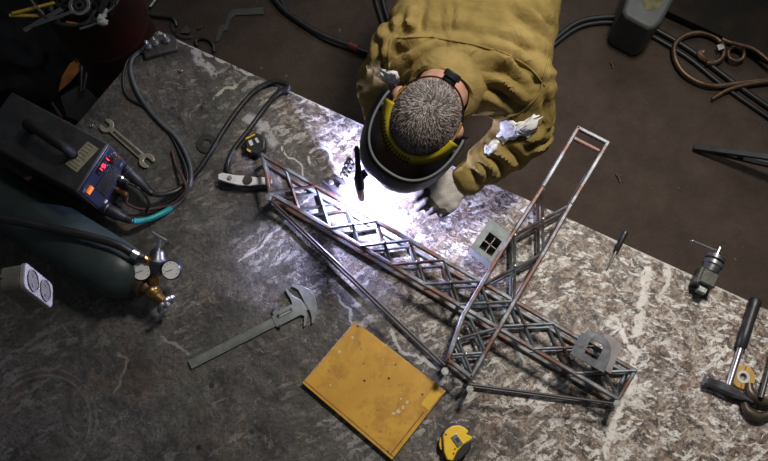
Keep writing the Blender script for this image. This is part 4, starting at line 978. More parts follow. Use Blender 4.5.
mb = MB(); prism_px(mb, [(440, 438), (442, 436), (442.5, 450), (440.5, 450), (439, 445)], zt-0.012, TZ+0.002, zt-0.012); mb.build('side_lug', MATS['tape_yellow'], ty, bevel=0.002)
mb = MB(); prism_px(mb, [(451, 437.5), (456.5, 433), (463, 443.5), (458, 447.5)], zt+0.004, zt, zt+0.0035); clip = mb.build('belt_clip', bright_steel, ty, bevel=0.001)
mb = MB(); prism_px(mb, [(455, 439), (457.5, 437), (460, 441), (457.5, 443)], zt+0.0045, zt+0.003, zt+0.0042); mb.build('clip_slot', dark_steel, clip)
mb = MB(); prism_px(mb, [(462, 427), (468, 428.5), (470, 431), (464, 433)], zt-0.01, TZ+0.010, zt-0.004); mb.build('tape_mouth', black_rubber, ty)
for x, y in ((446, 434.5), (453.5, 453.5), (455, 449)):
    mb = MB(); p = P(x, y, zt); mb.cyl((p.x, p.y, zt-0.002), (p.x, p.y, zt+0.0008), 0.0022, n=10); mb.build('screw', black_paint, tb_)

# black tape measure
tk = thing('tape_measure', 'small black tape measure with yellow tape, beside the silver earth clamp', 'tape measure', P(254, 145))
zt = TZ+0.032
mb = MB(); prism_px(mb, [(244, 139), (247, 135), (255, 132), (262, 134), (266, 140), (265, 149), (259, 154), (250, 153), (245, 148)], zt, TZ, zt); mb.build('case', black_rubber, tk, bevel=0.005, segs=3)
mb = MB(); prism_px(mb, [(245, 138), (254.5, 133.5), (255.5, 134.8), (246, 139.5)], zt+0.001, zt, zt+0.001); mb.build('yellow_edge', tape_y, tk)
mb = MB(); prism_px(mb, [(247, 148), (251, 150.5), (250.5, 152.5), (246.5, 150)], zt+0.001, zt, zt+0.001); mb.build('tape_end', tape_y, tk)
lab_w = pm('label_white', (0.6, 0.6, 0.58), rough=0.5)
for q in ([(248, 141), (251.5, 139.5), (253.5, 144.5), (250.5, 146)], [(254.5, 138.5), (257, 137.5), (259.5, 142), (257, 143)]):
    mb = MB(); prism_px(mb, q, zt+0.001, zt, zt+0.0012); mb.build('label', lab_w, tk)

# earth clamp
cl = thing('earth_clamp', 'silver earth clamp gripping the left end of the truss', 'clamp', P(242, 181))
zt = TZ+0.034
mb = MB(); prism_px(mb, [(218, 174), (222, 172.5), (236, 175), (246, 175.5), (256, 177), (266, 177), (272, 179), (272, 184), (262, 184), (250, 185.5), (238, 185), (226, 182), (218, 179)], zt, zt-0.007, zt); mb.build('upper_jaw', pm('clamp_zinc', (0.74, 0.72, 0.73), (0.55, 0.53, 0.54), 40, rough=0.35, metal=0.0), cl, bevel=0.002)
mb = MB(); prism_px(mb, [(219, 184), (222, 181), (240, 185), (270, 182), (270, 187), (250, 190), (235, 190), (222, 189)], TZ+0.01, TZ, TZ+0.009); mb.build('lower_jaw', dark_steel, cl, bevel=0.002)
mb = MB(); p = P(248, 180, zt); mb.cyl((p.x, p.y, TZ+0.004), (p.x, p.y, zt+0.006), 0.012, n=14); mb.build('spring', dark_steel, cl)
mb = MB(); p = P(230, 178, zt); mb.cyl((p.x, p.y, zt-0.001), (p.x, p.y, zt+0.006), 0.006, n=6); mb.build('bolt', dull_steel, cl)
mb = MB(); prism_px(mb, [(265, 177), (271, 178), (271, 184), (265, 183.5)], zt+0.001, zt-0.012, zt+0.0012); mb.build('jaw_tooth', pm('copper', (0.5, 0.2, 0.12), rough=0.4, metal=0.8), cl)

# open-ended spanner
a, rz, Lw = lying((107, 126), (147, 161), TZ+0.004)
wr = thing('spanner', 'open-ended steel spanner lying next to the welding machine', 'spanner', (a.x, a.y, TZ), rz)
ws = pm('spanner_steel', (0.40, 0.35, 0.27), (0.58, 0.52, 0.42), 40, rough=0.36, metal=0.6)
def jaw(cx, sgn, r_):
    out = []
    for k in range(15):
        ang = R(38+k*(284/14)); out.append((cx+sgn*r_*cos(ang), r_*sin(ang)*1.0))
    out += [(cx+sgn*r_*0.72, -r_*0.36), (cx-sgn*r_*0.25, -r_*0.36), (cx-sgn*r_*0.42, 0), (cx-sgn*r_*0.25, r_*0.36), (cx+sgn*r_*0.72, r_*0.36)]
    return out
mb = MB(); mb.prism(jaw(0.0, -1, 0.020), 0.0005, 0.0085); mb.build('jaw', ws, wr, bevel=0.001, world=False)
mb = MB(); mb.prism(jaw(Lw, 1, 0.021), 0.0005, 0.0085); mb.build('jaw', ws, wr, bevel=0.001, world=False)
mb = MB(); mb.prism([(0.014, -0.0085), (Lw-0.014, -0.0095), (Lw-0.014, 0.0095), (0.014, 0.0085)], 0.0015, 0.0075); sh_ = mb.build('shank', ws, wr, bevel=0.0015, world=False)
mb = MB(); mb.prism([(0.026, -0.0035), (Lw-0.026, -0.0042), (Lw-0.026, 0.0042), (0.026, 0.0035)], 0.0074, 0.0079); mb.build('groove', pm('groove_dark', (0.16, 0.14, 0.11), rough=0.4, metal=0.8), sh_, world=False)
# washer, nuts
p = P(207, 144)
mb = MB(); ci = lambda r_, n=32: [(p.x+r_*cos(2*pi*k/n), p.y+r_*sin(2*pi*k/n)) for k in range(n)]
mb.prism(ci(0.028), TZ, TZ+0.005, holes=ci(0.011)); tag(recentre(mb.build('washer', pm('washer_dark', (0.016, 0.016, 0.016), (0.026, 0.026, 0.026), 40, rough=0.75), bevel=0.001)), 'dark round washer lying between the two black cables', 'washer')
for x, y, lb in ((92, 126, 'shiny steel nut by the head of the spanner'), (181, 71, 'small shiny nut alone near the far left bench edge'), (405, 304, 'small dark nut between the tie rod and the truss')):
    p = P(x, y); mb = MB(); hx = [(p.x+0.006*cos(k*pi/3), p.y+0.006*sin(k*pi/3)) for k in range(6)]; hi_ = [(p.x+0.003*cos(k*pi/3), p.y+0.003*sin(k*pi/3)) for k in range(6)]
    mb.prism(hx, TZ, TZ+0.005, holes=hi_); tag(recentre(mb.build('hex_nut', bright_steel if x < 300 else dark_steel, bevel=0.0006)), lb, 'nut')
# corner plate with bolts
cp = thing('bolt_plate', 'dark steel plate with three upright bolts on the far left bench corner', 'steel plate', P(160, 48))
zt = TZ+0.016
mb = MB(); prism_px(mb, [(143, 50), (147, 41), (155, 36), (166, 33), (174, 36), (178, 44), (177, 49), (145, 58)], zt, TZ, zt); mb.build('plate', pm('plate_dark', (0.06, 0.055, 0.052), (0.11, 0.10, 0.10), 30, rough=0.45, metal=0.5, bump=0.3), cp, bevel=0.002)
for x, y in ((149, 47), (156, 43.5), (167, 40.5)):
    p = P(x, y, zt); mb = MB(); mb.cyl((p.x, p.y, zt), (p.x, p.y, zt+0.009), 0.0105, n=6); mb.cyl((p.x, p.y, zt+0.009), (p.x, p.y, zt+0.028), 0.006, n=12); mb.ball((p.x, p.y, zt+0.028), 0.006, 10); mb.build('bolt', dull_steel, cp, bevel=0.0008)

# box with a window
bx = thing('steel_box', 'open steel box with a square window in its top, behind the truss', 'steel box', P(490, 245))
hz = TZ+0.064
tq = [P(490.5, 218.5, hz), P(470.5, 247, hz), P(492, 263.5, hz), P(512, 235, hz)]
galv = pm('galvanised', (0.065, 0.076, 0.076), (0.115, 0.13, 0.127), 25, rough=0.45, metal=0.45, bump=0.15)
def quv(q, u, v): return lerp(lerp(q[0], q[3], u), lerp(q[1], q[2], u), v)
hq = [quv(tq, *uv) for uv in ((0.26, 0.32), (0.26, 0.86), (0.84, 0.86), (0.84, 0.32))]
mb = MB(); mb.prism([xy(p) for p in tq], hz-0.003, hz, holes=[xy(p) for p in hq]); mb.build('top_plate', galv, bx)
for i in range(4):
    a, c = tq[i], tq[(i+1) % 4]; ctr = sum(tq, V())/4; mb = MB()
    a2, c2 = a+(ctr-a).normalized()*0.0025, c+(ctr-c).normalized()*0.0025
    mb.prism([xy(a), xy(c), xy(c2), xy(a2)], TZ+0.0005, hz-0.003); mb.build('wall', pm('galvanised_wall_lit', (0.30, 0.31, 0.32), (0.42, 0.43, 0.44), 25, rough=0.4, metal=0.2), bx)  # walls paler than the top: arc light on them put into the colour
mb = MB(); a, c = lerp(hq[0], hq[1], 0.5), lerp(hq[3], hq[2], 0.5); mb.bar(a+V((0, 0, -0.006)), c+V((0, 0, -0.006)), 0.0024); a, c = lerp(hq[0], hq[3], 0.5), lerp(hq[1], hq[2], 0.5); mb.bar(a+V((0, 0, -0.006)), c+V((0, 0, -0.006)), 0.0024); mb.build('cross_bars', dark_steel, bx)
# arched bracket on the truss
ab = thing('arched_bracket', 'arched steel plate with a square hole resting on the right end of the truss', 'bracket', P(592, 352, TOPZ+0.006))
za = TOPZ+0.0065
ao = [(570, 354), (574, 346), (577.5, 339), (582, 334), (588, 331), (595, 331.5), (602, 335), (608, 341), (611, 348), (610.5, 357), (607, 366), (604, 373), (593, 367), (581, 360)]
ah = [(584.5, 353), (586.5, 348.5), (588.5, 344.5), (590, 341), (591.5, 338.5), (595.5, 340.8), (599.5, 343), (602, 344.5), (604, 346), (602.5, 349.5), (600, 354.5), (597, 360), (592, 357.3), (588, 355)]
mb = MB(); mb.prism([xy(P(x, y, za+0.03)) for x, y in ao], za+0.026, za+0.030, holes=[xy(P(x, y, za+0.03)) for x, y in ah]); mb.build('arch_plate', pm('arch_steel', (0.075, 0.075, 0.085), (0.14, 0.15, 0.17), 22, rough=0.4, metal=0.6, bump=0.15), ab, bevel=0.0008)
mb = MB(); q = [P(x, y, za+0.004) for x, y in ((603, 333), (614, 337), (622, 344), (619, 353), (611, 374), (600, 368), (606, 352))]; mb.prism([xy(p) for p in q], za, za+0.004); mb.build('rear_plate', pm('rear_steel', (0.15, 0.135, 0.135), (0.23, 0.21, 0.21), 22, rough=0.5, metal=0.4), ab, bevel=0.0008)
for x, y in ((604.5, 369), (608, 358)):
    p = P(x, y, za+0.028); mb = MB(); mb.bar((p.x, p.y, za), (p.x, p.y, za+0.027), 0.006); mb.build('spacer', dark_steel, ab)
for x, y in ((574, 352), (583, 336)):
    p = P(x, y, za+0.028); mb = MB(); mb.bar((p.x, p.y, za-0.001), (p.x, p.y, za+0.027), 0.006); mb.build('spacer', dark_steel, ab)
# magnet holder next to the arc
mg = thing('welding_magnet', 'dark angular welding magnet with two bolts beside the arc', 'welding magnet', P(334, 188))
zt = TZ+0.080
mb = MB(); prism_px(mb, [(320, 181), (326, 177.5), (335, 176), (343, 178), (346.5, 183), (347, 190), (342, 192.5), (332, 190)], zt, TZ, zt); mb.build('body', pm('magnet_dark', (0.035, 0.03, 0.04), (0.06, 0.052, 0.065), 30, rough=0.5, metal=0.3), mg, bevel=0.002)
for x, y in ((331, 182.5), (341, 187)):
    p = P(x, y, zt); mb = MB(); mb.cyl((p.x, p.y, zt), (p.x, p.y, zt+0.004), 0.0062, n=12); mb.build('bolt', dull_steel, mg, bevel=0.0006)
# coiled wire offcut
q0, q1 = P(345, 179, TZ+0.01), P(352, 164, TZ+0.01); mb = MB(); fx, fy, fz = mb.frame(q0, q1); Lq = (q1-q0).length
mb.tube([q0+fz*Lq*k/40+(fx*cos(k*0.62)+fy*sin(k*0.62))*0.007 for k in range(41)], 0.0022, 6, 2); tag(recentre(mb.build('coiled_wire', dark_steel)), 'small coiled wire offcut standing out against the glare by the torch', 'wire')

# punch at the far edge
a, c = P(607, 270, TZ+0.006), P(625.5, 232, TZ+0.016)
sp = thing('scriber', 'slim scriber with black handle at the far bench edge', 'scriber', (a.x, a.y, TZ))
mb = MB(); d = (c-a).normalized(); Lq = (c-a).length; mb.lathe([(0.001, 0), (0.003, 0.012), (0.0032, Lq*0.62)], a, c, 10); mb.build('blade', bright_steel, sp)
mb = MB(); mb.lathe([(0.0055, Lq*0.50), (0.0075, Lq*0.54), (0.0075, Lq*0.92), (0.009, Lq*0.93), (0.008, Lq)], a, c, 12); mb.build('handle', black_rubber, sp)

# small clamp on the far edge
bc = thing('screw_clamp', 'small dark screw clamp with a T-bar on the far right bench edge', 'clamp', P(703, 284))
zq = TZ+0.030
a, c = P(701, 291, zq), P(718, 252, zq); d = (c-a).normalized(); Lq = (c-a).length
mb = MB(); BR = M((d.cross(V((0, 0, 1))), V((0, 0, 1)), d)).transposed()
olive_iron = pm('olive_iron', (0.055, 0.055, 0.045), (0.09, 0.088, 0.072), 30, rough=0.45, metal=0.4, bump=0.15)
mb.box(a+d*Lq*0.28, (0.042, 0.052, 0.040), BR); mb.box(a+d*Lq*0.28-d.cross(V((0, 0, 1)))*0.018+V((0, 0, -0.004)), (0.02, 0.044, 0.048), BR); mb.build('body', olive_iron, bc, bevel=0.004)
mb = MB(); mb.box(a+d*Lq*0.05, (0.022, 0.024, 0.024), BR); mb.build('anvil', dull_steel, bc, bevel=0.002)
mb = MB(); mb.lathe([(0.020, Lq*0.48), (0.022, Lq*0.62), (0.026, Lq*0.65), (0.026, Lq*0.73), (0.018, Lq*0.74), (0.018, Lq*0.78), (0.025, Lq*0.79), (0.025, Lq*0.87), (0.012, Lq*0.92)], a, c, 20); mb.build('collar', pm('collar_iron', (0.10, 0.10, 0.11), (0.2, 0.2, 0.21), 30, rough=0.4, metal=0.7), bc)
mb = MB(); mb.cyl(a+d*Lq*0.88, c+d*0.012, 0.0075, n=12); mb.build('screw', bright_steel, bc)
mb = MB(); tt = P(692.5, 241, zq+0.004); c2 = c+d*0.002; mb.cyl(tt, c2+(c2-tt).normalized()*0.008, 0.0032, n=10); mb.ball(tt, 0.0042, 10); mb.build('t_bar', bright_steel, bc)

# hammer
hm = thing('hammer', 'hammer with black rubber grip on the right end of the bench', 'hammer', P(728, 386))
zq = TZ+0.016
h0, h1 = P(704, 380, zq), P(752, 400, zq); hd_ = (h1-h0).normalized(); Lh = (h1-h0).length
hs = pm('hammer_steel', (0.13, 0.13, 0.14), (0.24, 0.24, 0.26), 30, rough=0.32, metal=0.85, bump=0.1)
mb = MB(); HX = V((0, 0, 1)).cross(hd_)
def loft(mb, secs):
    prev = None
    for dist, w_, h_, off in secs:
        c = h0+hd_*dist+HX*off; ring_ = [mb.bm.verts.new(c+HX*(w_*sx)+V((0, 0, h_*sz))) for sx, sz in ((1, .6), (.6, 1), (-.6, 1), (-1, .6), (-1, -.6), (-.6, -1), (.6, -1), (1, -.6))]
        if prev: 
            for k in range(8): mb.bm.faces.new((prev[k], prev[(k+1) % 8], ring_[(k+1) % 8], ring_[k]))
        else: mb.bm.faces.new(ring_[::-1])
        prev = ring_
    mb.bm.faces.new(prev)
loft(mb, [(0, 0.0135, 0.0135, 0), (0.010, 0.0140, 0.0140, 0), (0.016, 0.0110, 0.0120, 0), (0.040, 0.0120, 0.0130, 0), (0.066, 0.0130, 0.0135, 0), (0.080, 0.0110, 0.0125, -0.001), (Lh-0.012, 0.0052, 0.0125, -0.004), (Lh, 0.0030, 0.0115, -0.006)])
mb.build('head', hs, hm, bevel=0.001)
g0_, g1_ = P(728, 388, zq), P(756, 299, zq)
Lg = (g1_-g0_).length
mb = MB(); mb.lathe([(0.009, -0.012), (0.0085, 0.01), (0.0080, Lg*0.3), (0.0080, Lg*0.48)], g0_, g1_, 14); mb.build('shaft', bright_steel, hm)
mb = MB(); mb.lathe([(0.0105, Lg*0.44), (0.0140, Lg*0.46), (0.0145, Lg*0.60), (0.0135, Lg*0.72), (0.0150, Lg*0.90), (0.0160, Lg*0.97), (0.0120, Lg)], g0_, g1_, 18); mb.build('grip', black_rubber, hm)
# tape roll
rl = thing('tape_roll', 'small yellow ring of tape with a pale core beside the hammer shaft', 'tape roll', P(743, 378))
p = P(743, 377, TZ+0.008)
ci = lambda r_, n=32: [(p.x+r_*cos(2*pi*k/n), p.y+r_*sin(2*pi*k/n)) for k in range(n)]
mb = MB(); mb.prism(ci(0.030), TZ, TZ+0.010, holes=ci(0.0165)); mb.build('ring', pm('roll_yellow', (0.40, 0.25, 0.05), (0.48, 0.31, 0.08), 40, rough=0.5), rl, bevel=0.001)
mb = MB(); mb.prism(ci(0.0165), TZ, TZ+0.011, holes=ci(0.009)); mb.build('core', pm('core_pale', (0.52, 0.50, 0.47), rough=0.5), rl, bevel=0.0008)
mb = MB()
for a in (R(70), R(250)):
    d = V((cos(a), sin(a), 0)); mb.bar(V((p.x, p.y, TZ+0.0102))+d*0.018, V((p.x, p.y, TZ+0.0102))+d*0.029, 0.0035, 0.0008)
mb.build('red_marks', pm('red_mark', (0.45, 0.05, 0.04), rough=0.5), rl)
# pincers at the right edge
pn = thing('pincers', 'dark pincers at the right edge of the bench beside the hammer head', 'pincers', P(764, 405))
pm_ = pm('pincer_bronze', (0.075, 0.060, 0.045), (0.12, 0.095, 0.07), 30, rough=0.4, metal=0.6)
mb = MB(); mb.tube([P(749, 383, TZ+0.014), P(750, 392, TZ+0.014), P(758, 400, TZ+0.014), P(776, 406, TZ+0.014), P(800, 420, TZ+0.014), P(840, 432, TZ+0.014)], lambda t_: 0.0085+0.006*math.exp(-((t_-0.3)/0.2)**2), 12, 6); mb.build('arm', pm_, pn)
mb = MB(); mb.tube([P(744, 402, TZ+0.013), P(748, 411, TZ+0.013), P(760, 417, TZ+0.013), P(776, 412, TZ+0.012), P(800, 408, TZ+0.012), P(840, 408, TZ+0.012)], lambda t_: 0.0085+0.005*math.exp(-((t_-0.3)/0.2)**2), 12, 6); mb.build('arm', pm_, pn)
mb = MB(); p = P(778, 409, TZ+0.02); mb.cyl((p.x, p.y, TZ+0.002), (p.x, p.y, TZ+0.030), 0.012, n=16); mb.build('pivot', dark_steel, pn)
a, c = P(761, 398, TZ+0.034), P(776, 342, TZ+0.014)
mb = MB(); mb.tube([a, lerp(a, c, 0.5), c], 0.0065, 10, 4); tag(recentre(mb.build('steel_rod', dark_steel)), 'dark steel rod resting on the pincers at the right edge', 'rod')

# ================================================================== THINGS ON THE FLOOR
fz_ = 0.012
def fcable(label, pts, r=0.012, name='floor_cable', mat=None, group=None):
    mb = MB(); mb.tube([P(x, y, z) for x, y, z in [(p+(r,))[:3] for p in pts]], r, 10, 8); return tag(recentre(mb.build(name, mat or black_rubber)), label, 'cable', group)
fcable('black cable on the floor curving behind the person, red tape near its end', [(262, -20), (280, 6), (297, 20), (320, 34), (345, 44), (372, 54), (420, 60)], 0.012)
fcable('thinner black cable joining the red-taped cable on the floor', [(268, -24), (288, 12), (304, 26), (326, 40), (348, 48), (372, 54)], 0.008)
rt_ = MB(); rt_.tube([P(349, 45, 0.014), P(354, 47.5, 0.014), P(358, 49, 0.014)], 0.0165, 12, 3); tag(recentre(rt_.build('red_tape', pm('red_tape', (0.16, 0.02, 0.025), rough=0.5))), 'red tape wrapped round the black floor cable', 'tape')
fcable('left of two parallel cables leaving the top frame edge beside the person', [(371, -20), (376, 2), (382, 22), (386, 40), (392, 70)], 0.009)
fcable('right of two parallel cables leaving the top frame edge beside the person', [(379, -20), (383, 2), (388, 20), (394, 40), (400, 70)], 0.009)
fcable('floor cable from behind the person to the right edge, upper of the pair', [(520, 70), (552, 42), (575, 24), (598, 18), (625, 18), (650, 27), (690, 50), (730, 80), (790, 122)], 0.011)
fcable('floor cable from behind the person to the right edge, lower of the pair', [(520, 78), (552, 47), (576, 29), (598, 23), (620, 24), (648, 34), (688, 58), (726, 88), (790, 132)], 0.009)
# canister
cn = thing('canister', 'grey plastic canister with a yellowed label on the floor at the top edge', 'canister', P(650, 5, 0))
zt = 0.22
co_ = [P(x, y, zt) for x, y in ((628, -6), (623, 10), (626, 16), (648, 28), (655, 28), (662, 22), (678, -8), (684, -28), (676, -36), (650, -44), (640, -38))]
mb = MB(); mb.prism([xy(p) for p in co_], 0.0, zt); can = mb.build('body', pm('canister_grey', (0.075, 0.080, 0.074), (0.10, 0.105, 0.097), 14, rough=0.5), cn, bevel=0.014, segs=3)
mb = MB(); q = [P(x, y, zt+0.001) for x, y in ((642, 2), (645, 10), (655, 11), (664, 2), (668, -6), (646, -10))]; mb.prism([xy(p) for p in q], zt, zt+0.001); mb.build('label', pm('old_label', (0.17, 0.15, 0.05), (0.08, 0.075, 0.05), 50, rough=0.7), can)
mb = MB(); p = P(662, -26, zt); mb.cyl((p.x, p.y, zt), (p.x, p.y, zt+0.035), 0.025, n=18); mb.build('cap', black_rubber, cn)
# low steel chest, top right
ch_ = thing('steel_plate', 'thick dark rust-flecked steel plate on the floor in the top right corner', 'steel plate', P(740, 10, 0))
zt = 0.045
q0, q1 = P(664, 8, zt), P(790, 66, zt); ed = (q1-q0).normalized(); pr = V((-ed.y, ed.x, 0))
if pr.y < 0: pr = -pr
Lq = 1.1
mb = MB(); qq = [q0, q0+ed*Lq, q0+ed*Lq+pr*0.6, q0+pr*0.6]; mb.prism([xy(p) for p in qq], 0.0, zt-0.012); mb.build('body', pm('chest_blue_black', (0.018, 0.019, 0.026), (0.03, 0.03, 0.036), 20, rough=0.5), ch_, bevel=0.004)
qq = [q0-pr*0.006-ed*0.006, q0+ed*(Lq+0.006)-pr*0.006, q0+ed*(Lq+0.006)+pr*0.606, q0+pr*0.606-ed*0.006]
mb = MB(); mb.prism([xy(p) for p in qq], zt-0.012, zt); mb.build('lid', pm('chest_top', (0.013, 0.011, 0.008), (0.040, 0.022, 0.010), 9, spec=0.2, rough=0.8, bump=0.2, lo=0.45, hi=0.75), ch_, bevel=0.003)
# wrought iron scroll
iron = pm('scroll_iron', (0.11, 0.065, 0.040), (0.20, 0.13, 0.085), 18, rough=0.42, metal=0.7, bump=0.15)
si = thing('iron_scroll', 'wrought iron scroll with twisted inner end on the floor at right', 'ironwork', P(710, 65, 0))
z = 0.02
def fl(pts, r, name, par=si, mat=iron, zz=z): mb = MB(); mb.tube([P(x, y, zz) for x, y in pts], r, 10, 8); return mb.build(name, mat, par)
fl([(800, 76), (768, 80), (742, 83), (716, 86), (698, 82), (683, 72), (675, 58), (675, 45), (685, 36), (701, 33), (716, 38), (724, 48), (722, 58), (714, 63), (706, 63)], 0.0105, 'scroll_bar')
mb = MB(); a, c = P(708, 63, z), P(700, 52, z)
pth = smooth([P(714, 62.5, z), P(707, 60.5, z), P(701, 57, z), P(699, 53, z), P(702, 51.5, z)], 10); 
for ph in (0, pi):
    mb.tube([p+V((cos(i*0.8+ph), sin(i*0.8+ph), 0.3*sin(i*0.8+ph)))*0.007 for i, p in enumerate(pth)], 0.0058, 7, 1)
mb.build('twisted_end', iron, si)
fl([(800, 80), (765, 82), (745, 85), (728, 90), (717, 96), (712, 99)], lambda t_: 0.010-0.004*t_, 'tail_bar', zz=0.024)
fl([(800, 84), (775, 66), (755, 50), (740, 45), (729, 42), (722, 39)], 0.008, 'branch_bar', zz=0.055)
fl([(744, 50), (743, 58), (736, 61), (729, 57), (729, 50), (735, 47), (742, 50)], 0.008, 'small_scroll', zz=0.03)
mb = MB(); q = [P(x, y, 0.038) for x, y in ((717, 45), (723, 43), (725, 48), (719, 50))]; mb.prism([xy(p) for p in q], 0.0345, 0.037); mb.build('tag', white_plastic, si, label='small white tag')
# black bars at the right edge
bs = thing('black_stand', 'black steel bars forming a pointed stand foot on the floor at right edge', 'stand', P(694, 147, 0))
a = P(694, 147, 0.015)
for e in (P(790, 160, 0.16), P(800, 172, 0.10)):
    mb = MB(); mb.bar(a, e, 0.022, 0.014); mb.build('bar', black_paint, bs, bevel=0.002)
mb = MB(); mb.bar(lerp(a, P(790, 160, 0.16), 0.47), lerp(a, P(800, 172, 0.10), 0.47), 0.012); mb.build('link', black_paint, bs)
# offcuts behind the bench
def flat(label, pts, name='steel_offcut', zz=0.006, mat=None, z0=0.0, cat='offcut', group=None):
    mb = MB(); mb.prism([xy(P(x, y, z0+zz)) for x, y in pts], z0, z0+zz); return tag(recentre(mb.build(name, mat or dark_steel, bevel=0.001)), label, cat, group)
off_m = pm('offcut_grey', (0.075, 0.072, 0.068), (0.10, 0.098, 0.094), 20, rough=0.5, metal=0.3)
flat('long stepped steel offcut on the floor behind the bench', [(263, 7), (264, 14), (235, 15), (230, 20), (227, 30), (223, 31), (219, 40), (215, 42), (217, 31), (220, 25), (225, 24), (228, 14), (233, 9)], mat=off_m)
fl_ = MB(); fl_.tube([P(x, y, 0.008) for x, y in ((197, 46), (196, 41), (201, 38.5), (208, 40), (213, 45), (214, 52))], 0.006, 8, 8); tag(recentre(fl_.build('hook', black_paint)), 'black curved hook on the floor by the far bench edge', 'hook')
fl_ = MB(); fl_.tube([P(x, y, 0.008) for x, y in ((146, 14), (160, 16.5), (171, 18), (175, 21), (176.5, 26))], 0.006, 8, 6); tag(recentre(fl_.build('bent_rod', dark_steel)), 'bent steel rod on the floor next to the scrap bin', 'rod')
fl_ = MB(); fl_.cyl(P(157, -2, 0.008), P(150, 7, 0.008), 0.007, n=8); tag(recentre(fl_.build('steel_pin', dull_steel)), 'short grey steel pin at the top edge right of the scrap bin', 'pin')
flat('curved sickle-shaped steel offcut on the floor left of the black hook', [(170, 23), (172, 31), (177, 36), (184, 39), (192, 38), (192, 35), (185, 35.5), (179, 33), (175, 28), (173.5, 23)], mat=dark_steel)
flat('triangular steel offcut between the sickle-shaped offcut and the black hook', [(180, 33), (186, 25), (191, 31), (188, 33)], mat=off_m, z0=0.008)
for i, (x, y, x2, y2) in enumerate(((197, 29, 202, 26), (616, 174, 620, 182), (610, 62, 613, 68))):
    lb = ('small rusty shaving on the floor behind the black hook', 'orange-brown shaving on the floor right of the mast end', 'tiny rust shaving on the floor below the right cable pair')[i]
    fl_ = MB(); fl_.tube([P(x, y, 0.005), P((x+x2)/2+1, (y+y2)/2, 0.007), P(x2, y2, 0.005)], 0.0035, 6, 4); tag(recentre(fl_.build('metal_shaving', rusty)), lb, 'shaving')

flat('black sheet added as shade on the floor around the scrap bin', [(-160, -120), (112, -120), (138, 60), (150, 160), (-160, 200)], 'floor_tone', 0.005, pm('shade_black', (0.008, 0.008, 0.008), (0.014, 0.013, 0.013), 20, rough=0.85, bump=0.3, spec=0.2), 0.0, 'mat')  # near-black sheet stands in for the shade in this floor corner
# scrap bin
dz = 0.70; rc_ = P(77, -17, dz); RB = 0.142
binn = thing('scrap_bin', 'dark red steel drum full of scrap behind the left bench corner', 'drum', (rc_.x, rc_.y, 0))
red_m = pm('drum_red', (0.060, 0.010, 0.010), (0.022, 0.012, 0.012), 9, rough=0.45, bump=0.2)
mb = MB(); prof = [(RB-0.004, 0.006), (RB, 0.0), (RB, 0.22), (RB+0.006, 0.23), (RB, 0.24), (RB, 0.46), (RB+0.006, 0.47), (RB, 0.48), (RB, dz), (RB-0.004, dz), (RB-0.004, 0.02)]
mb.lathe(prof[1:], (rc_.x, rc_.y, 0), (rc_.x, rc_.y, 1), 48); drum = mb.build('shell', red_m, binn)
mb = MB(); mb.tube([(rc_.x+RB*cos(2*pi*k/48), rc_.y+RB*sin(2*pi*k/48), dz) for k in range(48)], 0.006, 8, 1, closed=True); mb.build('rim', dark_steel, binn)
mb = MB(); N = 26; random.seed(11)
for i in range(N*N):
    x = (i % N)/(N-1)*2-1; y = (i//N)/(N-1)*2-1
    if x*x+y*y > 0.9: continue
    mb.box((rc_.x+x*(RB-0.012), rc_.y+y*(RB-0.012), dz-0.06+random.uniform(-.01, .015)), (random.uniform(.008, .03), random.uniform(.004, .012), random.uniform(.004, .02)), M.Rotation(random.uniform(0, 3), 3, 'Z') @ M.Rotation(random.uniform(-.6, .6), 3, 'X'))
mb.cyl((rc_.x, rc_.y, 0.02), (rc_.x, rc_.y, dz-0.065), RB-0.006, n=32)
o = mb.build('scrap_fill', pm('scrap_dark', (0.02, 0.018, 0.018), (0.05, 0.045, 0.042), 30, rough=0.5, metal=0.4), binn); o['kind'] = 'stuff'
# scrap things on top of the fill
zr = dz-0.02
br = thing('ball_bearing', 'round dark bearing with a hollow centre lying in the scrap bin', 'bearing', P(81, 7, zr))
bp_ = P(81, 7, zr); n_ = V((0.05, -0.15, 1)).normalized()
def ringl(mb, ro, ri, h): mb.lathe([(ri, 0), (ro, 0), (ro, h), (ri, h), (ri, 0.0001)], bp_, bp_+n_, 32)
mb = MB(); ringl(mb, 0.032, 0.022, 0.016); mb.build('outer_ring', dull_steel, br, bevel=0.001)
mb = MB(); ringl(mb, 0.0225, 0.014, 0.012); mb.build('cage', dark_steel, br)
mb = MB(); ringl(mb, 0.0145, 0.007, 0.016); mb.build('inner_ring', pm('inner_dark', (0.10, 0.095, 0.1), rough=0.35, metal=0.8), br)
yl = pm('yellow_strip', (0.50, 0.33, 0.02), (0.38, 0.24, 0.015), 40, rough=0.45)
def strip(label, p0, p1, w_, mat, zz0, zz1, name='scrap_strip', th=0.004):
    mb = MB(); mb.bar(P(*p0, zz0), P(*p1, zz1), w_, th); return tag(recentre(mb.build(name, mat, bevel=0.0008)), label, 'scrap')
strip('yellow strip poking out of the scrap bin, upper of the two', (12, 14), (55, 3), 0.010, yl, dz+0.02, dz-0.01, th=0.008)
strip('yellow strip poking out of the scrap bin, lower of the two', (9, 15.5), (44, 16), 0.010, yl, dz+0.02, dz-0.01, th=0.006)
strip('long grey bar leaning out of the scrap bin towards the left', (24, 31), (62, 9), 0.016, off_m, dz+0.015, dz-0.01)
strip('grey flat bar crossing the scrap bin below the yellow strips', (33, 26), (72, 12), 0.012, off_m, dz+0.02, dz+0.0)
strip('wide grey strip in the scrap bin right of the bearing', (100, 12), (110, -6), 0.022, off_m, dz-0.02, dz+0.02)
strip('second grey strip in the scrap bin, nearest the right rim', (110, 15), (116, -4), 0.016, off_m, dz-0.02, dz+0.02)
strip('thin rusty strip in the scrap bin below the bearing', (66, 22), (84, 25), 0.006, rust_orange, dz-0.01, dz-0.01)
